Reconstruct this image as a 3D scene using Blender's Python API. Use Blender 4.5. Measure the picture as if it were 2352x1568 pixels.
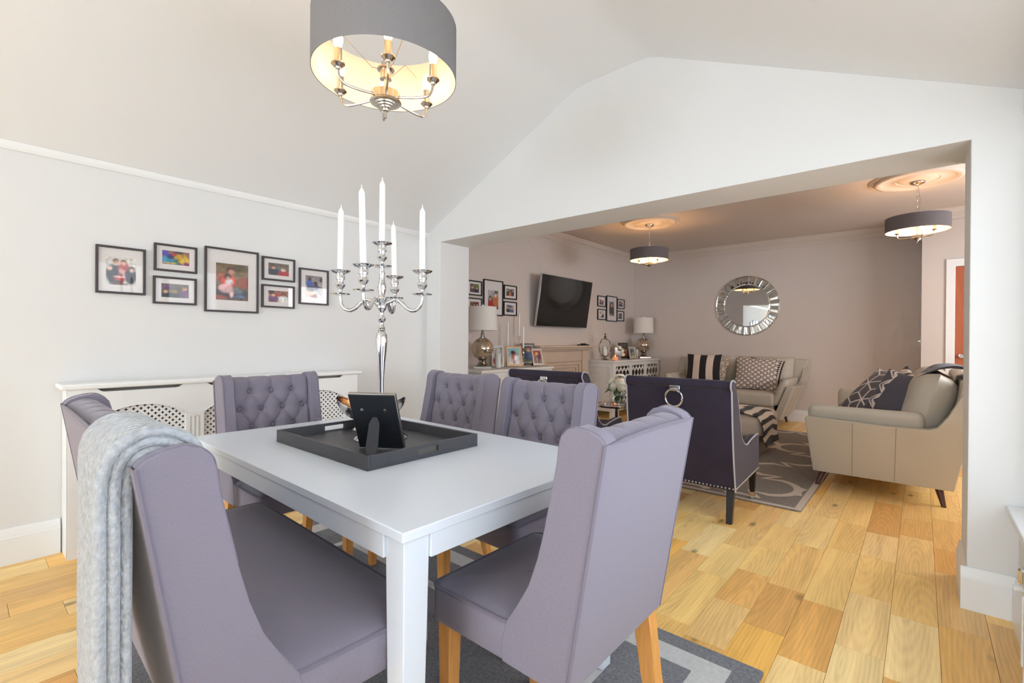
import bpy, bmesh, math, random
import numpy as np
from mathutils import Vector, Matrix
from mathutils.geometry import tessellate_polygon

for _o in list(bpy.data.objects):
    bpy.data.objects.remove(_o, do_unlink=True)
SC = bpy.context.scene
COL = SC.collection
random.seed(7)
RNG = np.random.default_rng(5)
rad = math.radians

# ------------------------------------------------------------------ camera
F_PX, YAW, PIT, ROL, EYE = 1097.7, .70797, -.003895, .00691, 1.15
def cam_axes():
    cy, sy, cp, sp = math.cos(YAW), math.sin(YAW), math.cos(PIT), math.sin(PIT)
    fwd = Vector((-sy*cp, cy*cp, sp)); right = Vector((cy, sy, 0)); up = right.cross(fwd)
    cr, sr = math.cos(ROL), math.sin(ROL)
    return cr*right+sr*up, -sr*right+cr*up, fwd
_r, _u, _f = cam_axes()
cam_d = bpy.data.cameras.new('camera')
cam_d.sensor_fit = 'HORIZONTAL'; cam_d.sensor_width = 36.0
cam_d.lens = F_PX/2352*36.0
cam_d.clip_start = .02
cam = bpy.data.objects.new('camera', cam_d); COL.objects.link(cam)
cam.matrix_world = Matrix(((_r.x, _u.x, -_f.x, 0), (_r.y, _u.y, -_f.y, 0), (_r.z, _u.z, -_f.z, EYE), (0, 0, 0, 1)))
SC.camera = cam

# ------------------------------------------------------------------ world, daylight, exposure
SC.view_settings.view_transform = 'Standard'
SC.view_settings.look = 'None'
SC.view_settings.gamma = 1.0
SC.view_settings.use_curve_mapping = False
SC.view_settings.exposure = 0.67
SC.cycles.use_denoising = True
SC.cycles.use_adaptive_sampling = True
SC.cycles.adaptive_threshold = .08
SC.cycles.adaptive_min_samples = 14
SC.cycles.light_sampling_threshold = .03
SC.cycles.max_bounces = 8
SC.cycles.diffuse_bounces = 4
SC.cycles.glossy_bounces = 4
SC.cycles.transparent_max_bounces = 10
SC.cycles.sample_clamp_indirect = 6.0
wld = bpy.data.worlds.new('sky'); SC.world = wld; wld.use_nodes = True
wld.node_tree.nodes['Background'].inputs[0].default_value = (.86, .93, 1.0, 1)
wld.node_tree.nodes['Background'].inputs[1].default_value = 1.2
def area(name, loc, rot, sx, sy, power, col):
    l = bpy.data.lights.new(name, 'AREA'); l.shape = 'RECTANGLE'; l.size = sx; l.size_y = sy
    l.energy = power; l.color = col
    o = bpy.data.objects.new(name, l); COL.objects.link(o); o.location = loc; o.rotation_euler = rot
    return o
# daylight entering through the side glazing and through the garden doors behind the camera
area('daylight_side_window', (.56, 1.05, 1.34), (0, rad(90), 0), 1.6, 2.7, 21, (.74, .88, 1.0))
area('daylight_garden_door', (-1.15, -4.82, 1.1), (rad(90), 0, 0), 2.7, 2.0, 132, (.78, .90, 1.0))
# fill light added to brighten the living room, outside an added out-of-view window
area('fill_light_living', (2.22, 5.2, 1.5), (0, rad(90), 0), 1.3, 2.3, 58, (.95, .96, 1.0))

# ------------------------------------------------------------------ helpers
def lin(c):
    out = []
    for v in c:
        v = v/255.0
        out.append(v/12.92 if v <= .04045 else ((v+.055)/1.055)**2.4)
    return tuple(out)

MATS = {}
def mat(name, col=(200, 200, 200), rough=.5, metal=0., noise=None, bump=None, sheen=0., coat=0.,
        trans=0., emis=None, ior=1.45, stretch=None, attr=False, alpha=1., spec=.5):
    """procedural Principled material; noise=(scale,amount) tints, bump=(scale,strength,distance)"""
    if name in MATS: return MATS[name]
    m = bpy.data.materials.new(name); m.use_nodes = True; MATS[name] = m
    nt = m.node_tree; N = nt.nodes; L = nt.links
    b = N['Principled BSDF']
    c = lin(col)+(1,)
    b.inputs['Base Color'].default_value = c
    b.inputs['Roughness'].default_value = rough
    b.inputs['Metallic'].default_value = metal
    b.inputs['IOR'].default_value = ior
    b.inputs['Specular IOR Level'].default_value = spec
    if sheen: b.inputs['Sheen Weight'].default_value = sheen; b.inputs['Sheen Roughness'].default_value = .4
    if coat: b.inputs['Coat Weight'].default_value = coat; b.inputs['Coat Roughness'].default_value = .15
    if trans: b.inputs['Transmission Weight'].default_value = trans
    if alpha < 1: b.inputs['Alpha'].default_value = alpha
    if emis:
        b.inputs['Emission Color'].default_value = lin(emis[0])+(1,); b.inputs['Emission Strength'].default_value = emis[1]
    tc = mp = None
    if noise or bump:
        tc = N.new('ShaderNodeTexCoord'); mp = N.new('ShaderNodeMapping')
        L.new(tc.outputs['Object'], mp.inputs['Vector'])
        if stretch: mp.inputs['Scale'].default_value = stretch
    src = None
    if attr:
        a = N.new('ShaderNodeAttribute'); a.attribute_name = 'Col'; src = a.outputs['Color']
        L.new(src, b.inputs['Base Color'])
    if noise:
        t = N.new('ShaderNodeTexNoise'); t.inputs['Scale'].default_value = noise[0]; t.inputs['Detail'].default_value = 5
        L.new(mp.outputs[0], t.inputs['Vector'])
        r = N.new('ShaderNodeMapRange'); r.inputs[1].default_value = .25; r.inputs[2].default_value = .75
        r.inputs[3].default_value = 1-noise[1]; r.inputs[4].default_value = 1+noise[1]
        L.new(t.outputs[0], r.inputs[0])
        mx = N.new('ShaderNodeVectorMath'); mx.operation = 'MULTIPLY'
        if src: L.new(src, mx.inputs[0])
        else: mx.inputs[0].default_value = c[:3]
        L.new(r.outputs[0], mx.inputs[1]); L.new(mx.outputs[0], b.inputs['Base Color'])
    if bump:
        t2 = N.new('ShaderNodeTexNoise'); t2.inputs['Scale'].default_value = bump[0]; t2.inputs['Detail'].default_value = 3
        L.new(mp.outputs[0], t2.inputs['Vector'])
        bp = N.new('ShaderNodeBump'); bp.inputs['Strength'].default_value = bump[1]
        bp.inputs['Distance'].default_value = bump[2] if len(bump) > 2 else .002
        L.new(t2.outputs[0], bp.inputs['Height']); L.new(bp.outputs[0], b.inputs['Normal'])
    return m

def pane_mat(name, tint=(255, 255, 255), gloss=.12):
    if name in MATS: return MATS[name]
    m = bpy.data.materials.new(name); m.use_nodes = True; MATS[name] = m
    nt = m.node_tree; N = nt.nodes; L = nt.links
    for n in list(N): N.remove(n)
    o = N.new('ShaderNodeOutputMaterial'); mx = N.new('ShaderNodeMixShader')
    t = N.new('ShaderNodeBsdfTransparent'); t.inputs[0].default_value = lin(tint)+(1,)
    g = N.new('ShaderNodeBsdfGlossy'); g.inputs['Roughness'].default_value = .02
    lw = N.new('ShaderNodeLayerWeight'); lw.inputs[0].default_value = .5
    pw = N.new('ShaderNodeMath'); pw.operation = 'POWER'; pw.inputs[1].default_value = 5.0; L.new(lw.outputs['Facing'], pw.inputs[0])
    ad = N.new('ShaderNodeMath'); ad.operation = 'MULTIPLY_ADD'; ad.inputs[1].default_value = .9; ad.inputs[2].default_value = gloss
    L.new(pw.outputs[0], ad.inputs[0]); L.new(ad.outputs[0], mx.inputs[0])
    L.new(t.outputs[0], mx.inputs[1]); L.new(g.outputs[0], mx.inputs[2]); L.new(mx.outputs[0], o.inputs[0])
    return m

class MB:
    """collects faces; build() links them as one mesh object"""
    def __init__(s): s.v = []; s.f = []; s.c = None
    def add(s, vs, fs):
        k = len(s.v); s.v += [tuple(p) for p in vs]; s.f += [tuple(i+k for i in q) for q in fs]; return s
    def box(s, x0, x1, y0, y1, z0, z1):
        return s.add([(x0, y0, z0), (x1, y0, z0), (x1, y1, z0), (x0, y1, z0), (x0, y0, z1), (x1, y0, z1), (x1, y1, z1), (x0, y1, z1)],
                     [(0, 3, 2, 1), (4, 5, 6, 7), (0, 1, 5, 4), (1, 2, 6, 5), (2, 3, 7, 6), (3, 0, 4, 7)])
    def loft(s, secs, closed=False, caps=True):
        n = len(secs[0]); vs = [p for q in secs for p in q]; fs = []
        m = len(secs)
        for i in range(m if closed else m-1):
            a, b = i*n, ((i+1) % m)*n
            for j in range(n):
                k = (j+1) % n
                fs.append((a+j, a+k, b+k, b+j))
        if caps and not closed:
            fs.append(tuple(range(n-1, -1, -1))); fs.append(tuple((m-1)*n+j for j in range(n)))
        return s.add(vs, fs)
    def lathe(s, prof, n=24, c=(0, 0, 0), caps=True):
        secs = []
        for r, z in prof:
            secs.append([(c[0]+r*math.cos(2*math.pi*j/n), c[1]+r*math.sin(2*math.pi*j/n), c[2]+z) for j in range(n)])
        return s.loft(secs, caps=caps)
    def tube(s, pts, r, n=8, closed=False, caps=True, sx=1., up=None):
        P = [Vector(p) for p in pts]; m = len(P); secs = []
        ref = None
        for i in range(m):
            if closed: t = P[(i+1) % m]-P[i-1]
            else: t = P[min(i+1, m-1)]-P[max(i-1, 0)]
            t = t.normalized() if t.length > 1e-9 else Vector((0, 0, 1))
            if ref is None:
                ref = Vector(up) if up else (Vector((0, 0, 1)) if abs(t.z) < .9 else Vector((1, 0, 0)))
            a = (ref-t*ref.dot(t))
            a = a.normalized() if a.length > 1e-6 else t.orthogonal().normalized()
            ref = a; b = t.cross(a)
            rr = r[i] if isinstance(r, (list, tuple)) else r
            secs.append([tuple(P[i]+a*(rr*math.cos(2*math.pi*j/n))+b*(rr*sx*math.sin(2*math.pi*j/n))) for j in range(n)])
        return s.loft(secs, closed=closed, caps=caps)
    def grid(s, fn, nu, nv, cu=False, cv=False):
        vs = [fn(i/(nu if cu else nu-1), j/(nv if cv else nv-1)) for j in range(nv) for i in range(nu)]
        fs = []
        for j in range(nv if cv else nv-1):
            for i in range(nu if cu else nu-1):
                a = j*nu+i; b = j*nu+(i+1) % nu; c2 = ((j+1) % nv)*nu+(i+1) % nu; d = ((j+1) % nv)*nu+i
                fs.append((a, b, c2, d))
        return s.add(vs, fs)
    def sphere(s, c, r, n=16, m=10, sc=(1, 1, 1)):
        prof = []
        secs = []
        for k in range(m+1):
            t = math.pi*k/m; rr = max(math.sin(t), 1e-4)
            secs.append([(c[0]+sc[0]*r*rr*math.cos(2*math.pi*j/n), c[1]+sc[1]*r*rr*math.sin(2*math.pi*j/n), c[2]-sc[2]*r*math.cos(t)) for j in range(n)])
        return s.loft(secs)
    def plate(s, outer, holes, t0, t1, fn):
        """flat plate from a 2D outline with holes, extruded t0..t1; fn(a,b,t)->xyz"""
        loops = [outer]+list(holes)
        flat = [p for l in loops for p in l]
        tris = tessellate_polygon([[Vector((p[0], p[1], 0)) for p in l] for l in loops])
        n = len(flat)
        vs = [fn(p[0], p[1], t0) for p in flat]+[fn(p[0], p[1], t1) for p in flat]
        fs = [tuple(t) for t in tris]+[(t[2]+n, t[1]+n, t[0]+n) for t in tris]
        k = 0
        for l in loops:
            m = len(l)
            for i in range(m):
                a, b = k+i, k+(i+1) % m
                fs.append((a, b, b+n, a+n))
            k += m
        return s.add(vs, fs)
    def mesh(s, name, smooth=True, ang=35, fix=True):
        me = bpy.data.meshes.new(name)
        me.from_pydata(s.v, [], s.f); me.validate()
        if fix:
            bm = bmesh.new(); bm.from_mesh(me); bmesh.ops.recalc_face_normals(bm, faces=bm.faces); bm.to_mesh(me); bm.free()
        if s.c is not None:
            a = me.attributes.new('Col', 'FLOAT_COLOR', 'POINT')
            a.data.foreach_set('color', np.asarray(s.c, dtype=np.float32).ravel())
        if smooth:
            me.polygons.foreach_set('use_smooth', [True]*len(me.polygons)); me.set_sharp_from_angle(angle=rad(ang))
        me.update(); return me
    def build(s, name, m, parent=None, loc=(0, 0, 0), rot=(0, 0, 0), bevel=0., seg=2, smooth=True, ang=35, label=None, kind=None, fix=True):
        return link(name, s.mesh(name, smooth, ang, fix), m, parent, loc, rot, bevel, seg, label, kind)

def link(name, me, m, parent=None, loc=(0, 0, 0), rot=(0, 0, 0), bevel=0., seg=2, label=None, kind=None):
    o = bpy.data.objects.new(name, me); COL.objects.link(o)
    if m is not None and not me.materials: me.materials.append(m)
    o.location = loc; o.rotation_euler = rot
    if parent is not None: o.parent = parent
    if bevel:
        b = o.modifiers.new('soft_edge', 'BEVEL'); b.width = bevel; b.segments = seg; b.limit_method = 'ANGLE'; b.angle_limit = rad(40)
    if label: o['label'] = label
    if kind: o['kind'] = kind
    return o
def thing(name, label, cat, loc=(0, 0, 0), rotz=0., group=None, rot=None):
    o = bpy.data.objects.new(name, None); COL.objects.link(o); o.empty_display_size = .05
    o.location = loc; o.rotation_euler = rot if rot else (0, 0, rotz)
    o['label'] = label; o['category'] = cat
    if group: o['group'] = group
    return o
def tag(o, label, cat, group=None):
    o['label'] = label; o['category'] = cat
    if group: o['group'] = group
    return o
def struct(o): o['kind'] = 'structure'; return o
def dup(root, loc, rotz, label, group=None, skip=()):
    def cp(o, par):
        c = o.copy(); COL.objects.link(c); c.parent = par
        for ch in o.children: 
            if ch.name.split('.')[0] not in skip: cp(ch, c)
        return c
    r = cp(root, None); r.location = loc; r.rotation_euler = (0, 0, rotz); r['label'] = label
    if group: r['group'] = group
    return r
def rrect(x0, x1, y0, y1, r, n=5):
    out = []
    for cx, cy, a0 in ((x1-r, y1-r, 0), (x0+r, y1-r, 90), (x0+r, y0+r, 180), (x1-r, y0+r, 270)):
        for k in range(n+1):
            a = rad(a0+90*k/n); out.append((cx+r*math.cos(a), cy+r*math.sin(a)))
    return out
def slab(x0, x1, y0, y1, r, rings, n=5):
    """upholstery slab: rings=(inset,z) from bottom to top, closed"""
    b = MB(); secs = []
    for ins, z in rings:
        rr = min(max(r-ins*.6, .004), (x1-x0)/2-ins-2e-4, (y1-y0)/2-ins-2e-4)
        secs.append([(p[0], p[1], z) for p in rrect(x0+ins, x1-ins, y0+ins, y1-ins, rr, n)])
    return b.loft(secs)
def smoothpath(pts, n=8):
    """Catmull-Rom through the points"""
    P = [Vector(p) for p in pts]; out = []
    for i in range(len(P)-1):
        p0, p1, p2, p3 = P[max(i-1, 0)], P[i], P[i+1], P[min(i+2, len(P)-1)]
        for k in range(n):
            t = k/n
            out.append(.5*((2*p1)+(p2-p0)*t+(2*p0-5*p1+4*p2-p3)*t*t+(3*p1-p0-3*p2+p3)*t**3))
    out.append(P[-1]); return out
def prism(poly, axis, t0, t1):
    fn = {'x': lambda a, b, t: (t, a, b), 'y': lambda a, b, t: (a, t, b), 'z': lambda a, b, t: (a, b, t)}[axis]
    return MB().plate(poly, [], t0, t1, fn)

# ------------------------------------------------------------------ materials
WALL = mat('white_wall_paint', (226, 225, 224), .75, noise=(1.5, .01), bump=(180, .05, .0006))
LWALL = mat('taupe_wall_paint', (214, 203, 195), .75, noise=(1.5, .012), bump=(180, .05, .0006))
CEIL = mat('ceiling_paint', (237, 238, 240), .85)
LCEIL = mat('living_ceiling_paint', (212, 200, 190), .85)
TRIM = mat('white_gloss_trim', (238, 238, 238), .32)
CAB = mat('white_cabinet_paint', (232, 228, 222), .4)
TABLE = mat('table_white_lacquer', (222, 228, 238), .3)
FAB = mat('grey_linen_upholstery', (131, 124, 138), .9, noise=(650, .10), bump=(1500, .3, .0006), sheen=.25, stretch=(1, 1, .5))
FABSEAM = mat('grey_linen_piping', (118, 111, 125), .9, bump=(900, .3, .0008), sheen=.2)
OAK = mat('honey_oak_leg', (214, 152, 82), .4, noise=(14, .14), stretch=(6, 6, .7), bump=(60, .08, .001))
TRAYM = mat('dark_stained_tray_wood', (72, 71, 76), .42, noise=(30, .18), stretch=(1, 8, 8), bump=(120, .1, .0006))
BLACKBACK = mat('black_fibre_back', (30, 32, 38), .55, noise=(40, .15))
CHROME = mat('polished_chrome', (222, 224, 228), .07, 1.)
NICKEL = mat('satin_nickel', (200, 192, 182), .2, 1.)
WAX = mat('white_candle_wax', (247, 245, 240), .35, spec=.4)
FRAMEB = mat('dark_brown_frame_wood', (62, 52, 52), .4)
FRAMEK = mat('black_frame_wood', (32, 28, 28), .4)
MATB = mat('white_mount_board', (228, 222, 220), .9)
PRINT = mat('photo_print', (255, 255, 255), .35, attr=True)
GLASSP = pane_mat('picture_glass', gloss=.028)
WINGL = pane_mat('window_glass', gloss=.06)
CLEAR = pane_mat('clear_glass', (250, 250, 249), gloss=.045)
SMOKE = pane_mat('smoked_globe_glass', (196, 182, 166), gloss=.32)
NAVY = mat('navy_velvet', (47, 40, 57), .85, noise=(9, .2), bump=(500, .15, .0006), sheen=.22)
PIPEG = mat('silver_grey_piping', (176, 170, 178), .7, sheen=.3)
LEGK = mat('black_lacquer_leg', (30, 26, 26), .3)
LEATH = mat('pale_grey_leather', (196, 188, 174), .48, noise=(5, .03), bump=(240, .22, .0012))
LEATHS = mat('leather_seam', (160, 150, 136), .55)
DARKLEG = mat('walnut_brown_leg', (84, 52, 44), .35)
SHADEG = mat('grey_linen_shade', (132, 129, 131), .9, noise=(220, .08), bump=(700, .25, .0006))
LINING = mat('pale_shade_lining', (240, 232, 224), .85)
SHADEW = mat('white_drum_shade', (232, 226, 218), .85, noise=(200, .03))
BULB = mat('lit_candle_bulb', (255, 230, 190), .3, emis=((255, 196, 128), 150.))
BULBD = mat('dimmed_candle_bulb', (255, 230, 190), .3, emis=((255, 205, 140), 13.))
FLAME = mat('candle_flame', (255, 190, 90), .5, emis=((255, 150, 60), 12.))
STONE = mat('beige_limestone', (205, 184, 164), .7, noise=(6, .05), bump=(90, .1, .001))
MIRROR = mat('mirror_glass', (238, 240, 240), .015, 1.)
TVBLK = mat('tv_black_glass', (10, 9, 10), .08, spec=.6)
TVEDGE = mat('tv_silver_edge', (190, 192, 196), .3, .8)
DOORW = mat('orange_wood_door', (176, 94, 58), .4, noise=(8, .12), stretch=(5, 5, .6))
PLASTIC = mat('white_switch_plastic', (236, 236, 234), .3)
BLACKPL = mat('black_plastic', (22, 20, 20), .4)
SHADOWBOX = mat('cavity_shade_grey', (150, 144, 138), .9)  # grey stands in for the shade inside the radiator cover
GOLDF = mat('champagne_gold_metal', (226, 202, 168), .16, 1.)
SILVF = mat('brushed_silver_metal', (188, 184, 178), .3, 1.)
BRONZE = mat('antique_silver_bronze', (150, 134, 120), .35, 1.)
CLOTHP = mat('printed_cushion_cloth', (255, 255, 255), .9, attr=True, bump=(600, .25, .0006), sheen=.15)
GREYTH = mat('charcoal_throw_cloth', (66, 62, 66), .95, noise=(30, .1), bump=(400, .4, .001), sheen=.3)
LEAF = mat('green_leaf', (70, 104, 62), .5, noise=(20, .15))
PETAL = mat('cream_rose_petal', (247, 240, 222), .6, noise=(25, .04))
PETALC = mat('peach_rose_heart', (250, 218, 172), .6)
# ------------------------------------------------------------------ floor
def plank_mat():
    m = bpy.data.materials.new('oak_plank'); m.use_nodes = True
    nt = m.node_tree; N = nt.nodes; L = nt.links; b = N['Principled BSDF']
    oi = N.new('ShaderNodeObjectInfo'); at = N.new('ShaderNodeAttribute'); at.attribute_name = 'tone'
    ad = N.new('ShaderNodeMath'); ad.operation = 'ADD'; L.new(oi.outputs['Random'], ad.inputs[0]); L.new(at.outputs['Fac'], ad.inputs[1])
    fr = N.new('ShaderNodeMath'); fr.operation = 'FRACT'; L.new(ad.outputs[0], fr.inputs[0])
    tc = N.new('ShaderNodeTexCoord')
    off = N.new('ShaderNodeMath'); off.operation = 'MULTIPLY'; off.inputs[1].default_value = 37.0; L.new(fr.outputs[0], off.inputs[0])
    cmb = N.new('ShaderNodeCombineXYZ'); L.new(off.outputs[0], cmb.inputs[0]); L.new(off.outputs[0], cmb.inputs[1]); L.new(off.outputs[0], cmb.inputs[2])
    vadd = N.new('ShaderNodeVectorMath'); vadd.operation = 'ADD'; L.new(tc.outputs['Object'], vadd.inputs[0]); L.new(cmb.outputs[0], vadd.inputs[1])
    mp = N.new('ShaderNodeMapping'); mp.inputs['Scale'].default_value = (11, 1.3, 1); L.new(vadd.outputs[0], mp.inputs['Vector'])
    n1 = N.new('ShaderNodeTexNoise'); n1.inputs['Scale'].default_value = 1.6; n1.inputs['Detail'].default_value = 8; n1.inputs['Distortion'].default_value = 1.2
    L.new(mp.outputs[0], n1.inputs['Vector'])
    # cathedral grain: distorted rings
    def frac_of(k):
        a_ = N.new('ShaderNodeMath'); a_.operation = 'MULTIPLY'; a_.inputs[1].default_value = k; L.new(fr.outputs[0], a_.inputs[0])
        b_ = N.new('ShaderNodeMath'); b_.operation = 'FRACT'; L.new(a_.outputs[0], b_.inputs[0])
        c_ = N.new('ShaderNodeMath'); c_.operation = 'SUBTRACT'; c_.inputs[1].default_value = .5; L.new(b_.outputs[0], c_.inputs[0]); return c_
    cm2 = N.new('ShaderNodeCombineXYZ'); fx_ = frac_of(37.7); fy_ = frac_of(91.3)
    sx_ = N.new('ShaderNodeMath'); sx_.operation = 'MULTIPLY'; sx_.inputs[1].default_value = .22; L.new(fx_.outputs[0], sx_.inputs[0])
    L.new(sx_.outputs[0], cm2.inputs[0]); L.new(fy_.outputs[0], cm2.inputs[1])
    va2 = N.new('ShaderNodeVectorMath'); va2.operation = 'ADD'; L.new(tc.outputs['Object'], va2.inputs[0]); L.new(cm2.outputs[0], va2.inputs[1])
    mp2 = N.new('ShaderNodeMapping'); mp2.inputs['Scale'].default_value = (9, 1.1, 1); L.new(va2.outputs[0], mp2.inputs['Vector'])
    wv = N.new('ShaderNodeTexWave'); wv.wave_type = 'RINGS'; wv.rings_direction = 'Z'; wv.inputs['Scale'].default_value = 2.6; wv.inputs['Distortion'].default_value = 3.0
    wv.inputs['Detail'].default_value = 2; wv.inputs['Detail Scale'].default_value = .7; L.new(mp2.outputs[0], wv.inputs['Vector'])
    # knots
    mp3 = N.new('ShaderNodeMapping'); mp3.inputs['Scale'].default_value = (5.5, 2.6, 1); L.new(vadd.outputs[0], mp3.inputs['Vector'])
    vo = N.new('ShaderNodeTexVoronoi'); vo.inputs['Scale'].default_value = 1.0; L.new(mp3.outputs[0], vo.inputs['Vector'])
    kn = N.new('ShaderNodeMapRange'); kn.inputs[1].default_value = .03; kn.inputs[2].default_value = .13; kn.inputs[3].default_value = .38; kn.inputs[4].default_value = 1.0
    L.new(vo.outputs['Distance'], kn.inputs[0])
    rp = N.new('ShaderNodeValToRGB'); e = rp.color_ramp.elements
    tones = [(0, (238, 182, 98)), (.18, (250, 212, 136)), (.36, (230, 172, 94)), (.5, (252, 222, 158)), (.64, (246, 190, 98)), (.8, (250, 214, 142)), (1, (226, 168, 94))]
    e[0].position = 0; e[0].color = lin(tones[0][1])+(1,); e[1].position = 1; e[1].color = lin(tones[-1][1])+(1,)
    for p, c in tones[1:-1]:
        k = e.new(p); k.color = lin(c)+(1,)
    L.new(fr.outputs[0], rp.inputs[0])
    g = N.new('ShaderNodeMapRange'); g.inputs[1].default_value = .3; g.inputs[2].default_value = .7; g.inputs[3].default_value = .97; g.inputs[4].default_value = 1.13
    L.new(n1.outputs[0], g.inputs[0])
    g2 = N.new('ShaderNodeMapRange'); g2.inputs[3].default_value = .935; g2.inputs[4].default_value = 1.035; L.new(wv.outputs['Fac'], g2.inputs[0])
    m1 = N.new('ShaderNodeMath'); m1.operation = 'MULTIPLY'; L.new(g.outputs[0], m1.inputs[0]); L.new(g2.outputs[0], m1.inputs[1])
    # fine fibres along the board and pale sapwood bands
    mp4 = N.new('ShaderNodeMapping'); mp4.inputs['Scale'].default_value = (150, 5, 1); L.new(vadd.outputs[0], mp4.inputs['Vector'])
    n4 = N.new('ShaderNodeTexNoise'); n4.inputs['Scale'].default_value = 1.0; n4.inputs['Detail'].default_value = 3; L.new(mp4.outputs[0], n4.inputs['Vector'])
    g4 = N.new('ShaderNodeMapRange'); g4.inputs[1].default_value = .3; g4.inputs[2].default_value = .7; g4.inputs[3].default_value = .90; g4.inputs[4].default_value = 1.07; L.new(n4.outputs[0], g4.inputs[0])
    mp5 = N.new('ShaderNodeMapping'); mp5.inputs['Scale'].default_value = (7, .5, 1); L.new(vadd.outputs[0], mp5.inputs['Vector'])
    n5 = N.new('ShaderNodeTexNoise'); n5.inputs['Scale'].default_value = 1.3; n5.inputs['Detail'].default_value = 1; L.new(mp5.outputs[0], n5.inputs['Vector'])
    g5 = N.new('ShaderNodeMapRange'); g5.inputs[1].default_value = .57; g5.inputs[2].default_value = .60; g5.inputs[3].default_value = 1.0; g5.inputs[4].default_value = 1.13; L.new(n5.outputs[0], g5.inputs[0])
    m45 = N.new('ShaderNodeMath'); m45.operation = 'MULTIPLY'; L.new(g4.outputs[0], m45.inputs[0]); L.new(g5.outputs[0], m45.inputs[1])
    m0 = m1; m1 = N.new('ShaderNodeMath'); m1.operation = 'MULTIPLY'; L.new(m0.outputs[0], m1.inputs[0]); L.new(m45.outputs[0], m1.inputs[1])
    m2 = N.new('ShaderNodeMath'); m2.operation = 'MULTIPLY'; L.new(m1.outputs[0], m2.inputs[0]); L.new(kn.outputs[0], m2.inputs[1])
    vm = N.new('ShaderNodeVectorMath'); vm.operation = 'MULTIPLY'; L.new(rp.outputs[0], vm.inputs[0]); L.new(m2.outputs[0], vm.inputs[1])
    L.new(vm.outputs[0], b.inputs['Base Color'])
    b.inputs['Roughness'].default_value = .36
    bp = N.new('ShaderNodeBump'); bp.inputs['Strength'].default_value = .12; bp.inputs['Distance'].default_value = .0012
    L.new(n1.outputs[0], bp.inputs['Height']); L.new(bp.outputs[0], b.inputs['Normal'])
    return m
PLANK = plank_mat()
XL, YG, YB, HEAD = -3.495, 2.864, 3.224, 2.03          # left wall, gable wall faces, opening head
OXL, OXR = -3.311, .158                                 # opening jambs
XT, YF, LCZ, XR = -3.92, 7.916, 2.64, .313              # TV wall, far wall, living ceiling, right dining wall
floor = struct(MB().box(-4.1, 2.1, -4.9, 8.1, -.08, -.0022).build('floor', mat('subfloor', (110, 74, 44), .9), smooth=False))
def project(x, y, z):
    d = Vector((x, y, z-EYE)); w = d.dot(_f)
    return None if w < .05 else (1176+F_PX*d.dot(_r)/w, 784-F_PX*d.dot(_u)/w, w)
PW = .152
def plank_shape(b, x, y, w, l, tone=None):
    g = .0002; t = .0006
    x0, x1, y0, y1 = x-w/2+g, x+w/2-g, y-l/2+g, y+l/2-g
    b.add([(x0, y0, -.003), (x1, y0, -.003), (x1, y1, -.003), (x0, y1, -.003), (x0+t, y0+t, 0), (x1-t, y0+t, 0), (x1-t, y1-t, 0), (x0+t, y1-t, 0)],
          [(4, 5, 6, 7), (0, 1, 5, 4), (1, 2, 6, 5), (2, 3, 7, 6), (3, 0, 4, 7)])
LENS = [.36, .42, .5, .6, .72]
planks = []
i0 = int(round((-4.05+.09)/PW))
for i in range(i0, 14):
    x = -.09+PW*(i+.5)
    if x > 2.0: break
    y = -4.6-random.random()*.6
    while y < 7.95:
        l = random.choice(LENS); planks.append((x, y+l/2, l)); y += l
def plank_size(p):
    x, y, l = p
    if y < -.1: return 0
    if -2.8 < x < -.5 and .4 < y < 1.75: return 0
    if x < -.7 and 3.8 < y < 6.9: return 0
    if x < XL or (x > .3): return 0
    q = [project(x+a*PW/2, y+c*l/2, 0) for a in (-1, 1) for c in (-1, 1)]
    if any(k is None for k in q): return 0
    if max(k[0] for k in q) < 0 or min(k[0] for k in q) > 2352 or min(k[1] for k in q) > 1568: return 0
    if x > OXR-.02 and y > YG: return 0
    return 1/q[0][2]**2
order = sorted(range(len(planks)), key=lambda k: -plank_size(planks[k]))
near = set(k for k in order[:285] if plank_size(planks[k]) > 0)
pm = {}
for l in LENS:
    b = MB(); plank_shape(b, 0, 0, PW, l); pm[l] = b.mesh('plank', smooth=False); pm[l].materials.append(PLANK)
rest = MB(); tones = []
for k, (x, y, l) in enumerate(planks):
    if k in near: link('plank', pm[l], None, floor, (x, y, 0))
    else:
        n0 = len(rest.v); plank_shape(rest, x, y, PW, l); tones += [random.random()]*(len(rest.v)-n0)
ro = rest.build('plank_field', PLANK, floor, smooth=False, kind='stuff')
at = ro.data.attributes.new('tone', 'FLOAT', 'POINT'); at.data.foreach_set('value', tones[:len(ro.data.vertices)])

# ------------------------------------------------------------------ dining room shell
struct(MB().box(XL-.12, XL, -4.8, YG+.05, -.05, 2.3).build('wall_left', WALL, smooth=False))
struct(MB().plate([(-4.1, 0), (OXL, 0), (OXL, HEAD), (OXR, HEAD), (OXR, 0), (2.1, 0), (2.1, 3.3), (-4.1, 3.3)], [], YG, YB, lambda a, b, t: (a, t, b)).build('wall_gable', WALL, smooth=False, bevel=.004, seg=2))
cprof = [(XL-.1, 2.07), (-1.96, 2.888), (-1.88, 2.922), (-1.79, 2.938), (-1.42, 2.951), (-1.33, 2.946), (-1.25, 2.918), (.5, 2.108)]
outer = cprof+[(x, z+.12) for x, z in reversed(cprof)]
struct(MB().plate(outer, [], -4.8, YG+.002, lambda a, b, t: (a, t, b)).build('ceiling', CEIL, ang=60))
struct(prism([(XL+.001, 2.125), (XL+.001, 2.09), (XL+.008, 2.09), (XL+.014, 2.1), (XL+.022, 2.118), (XL+.022, 2.13)], 'y', -4.6, YG).build('trim_1', TRIM))
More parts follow.
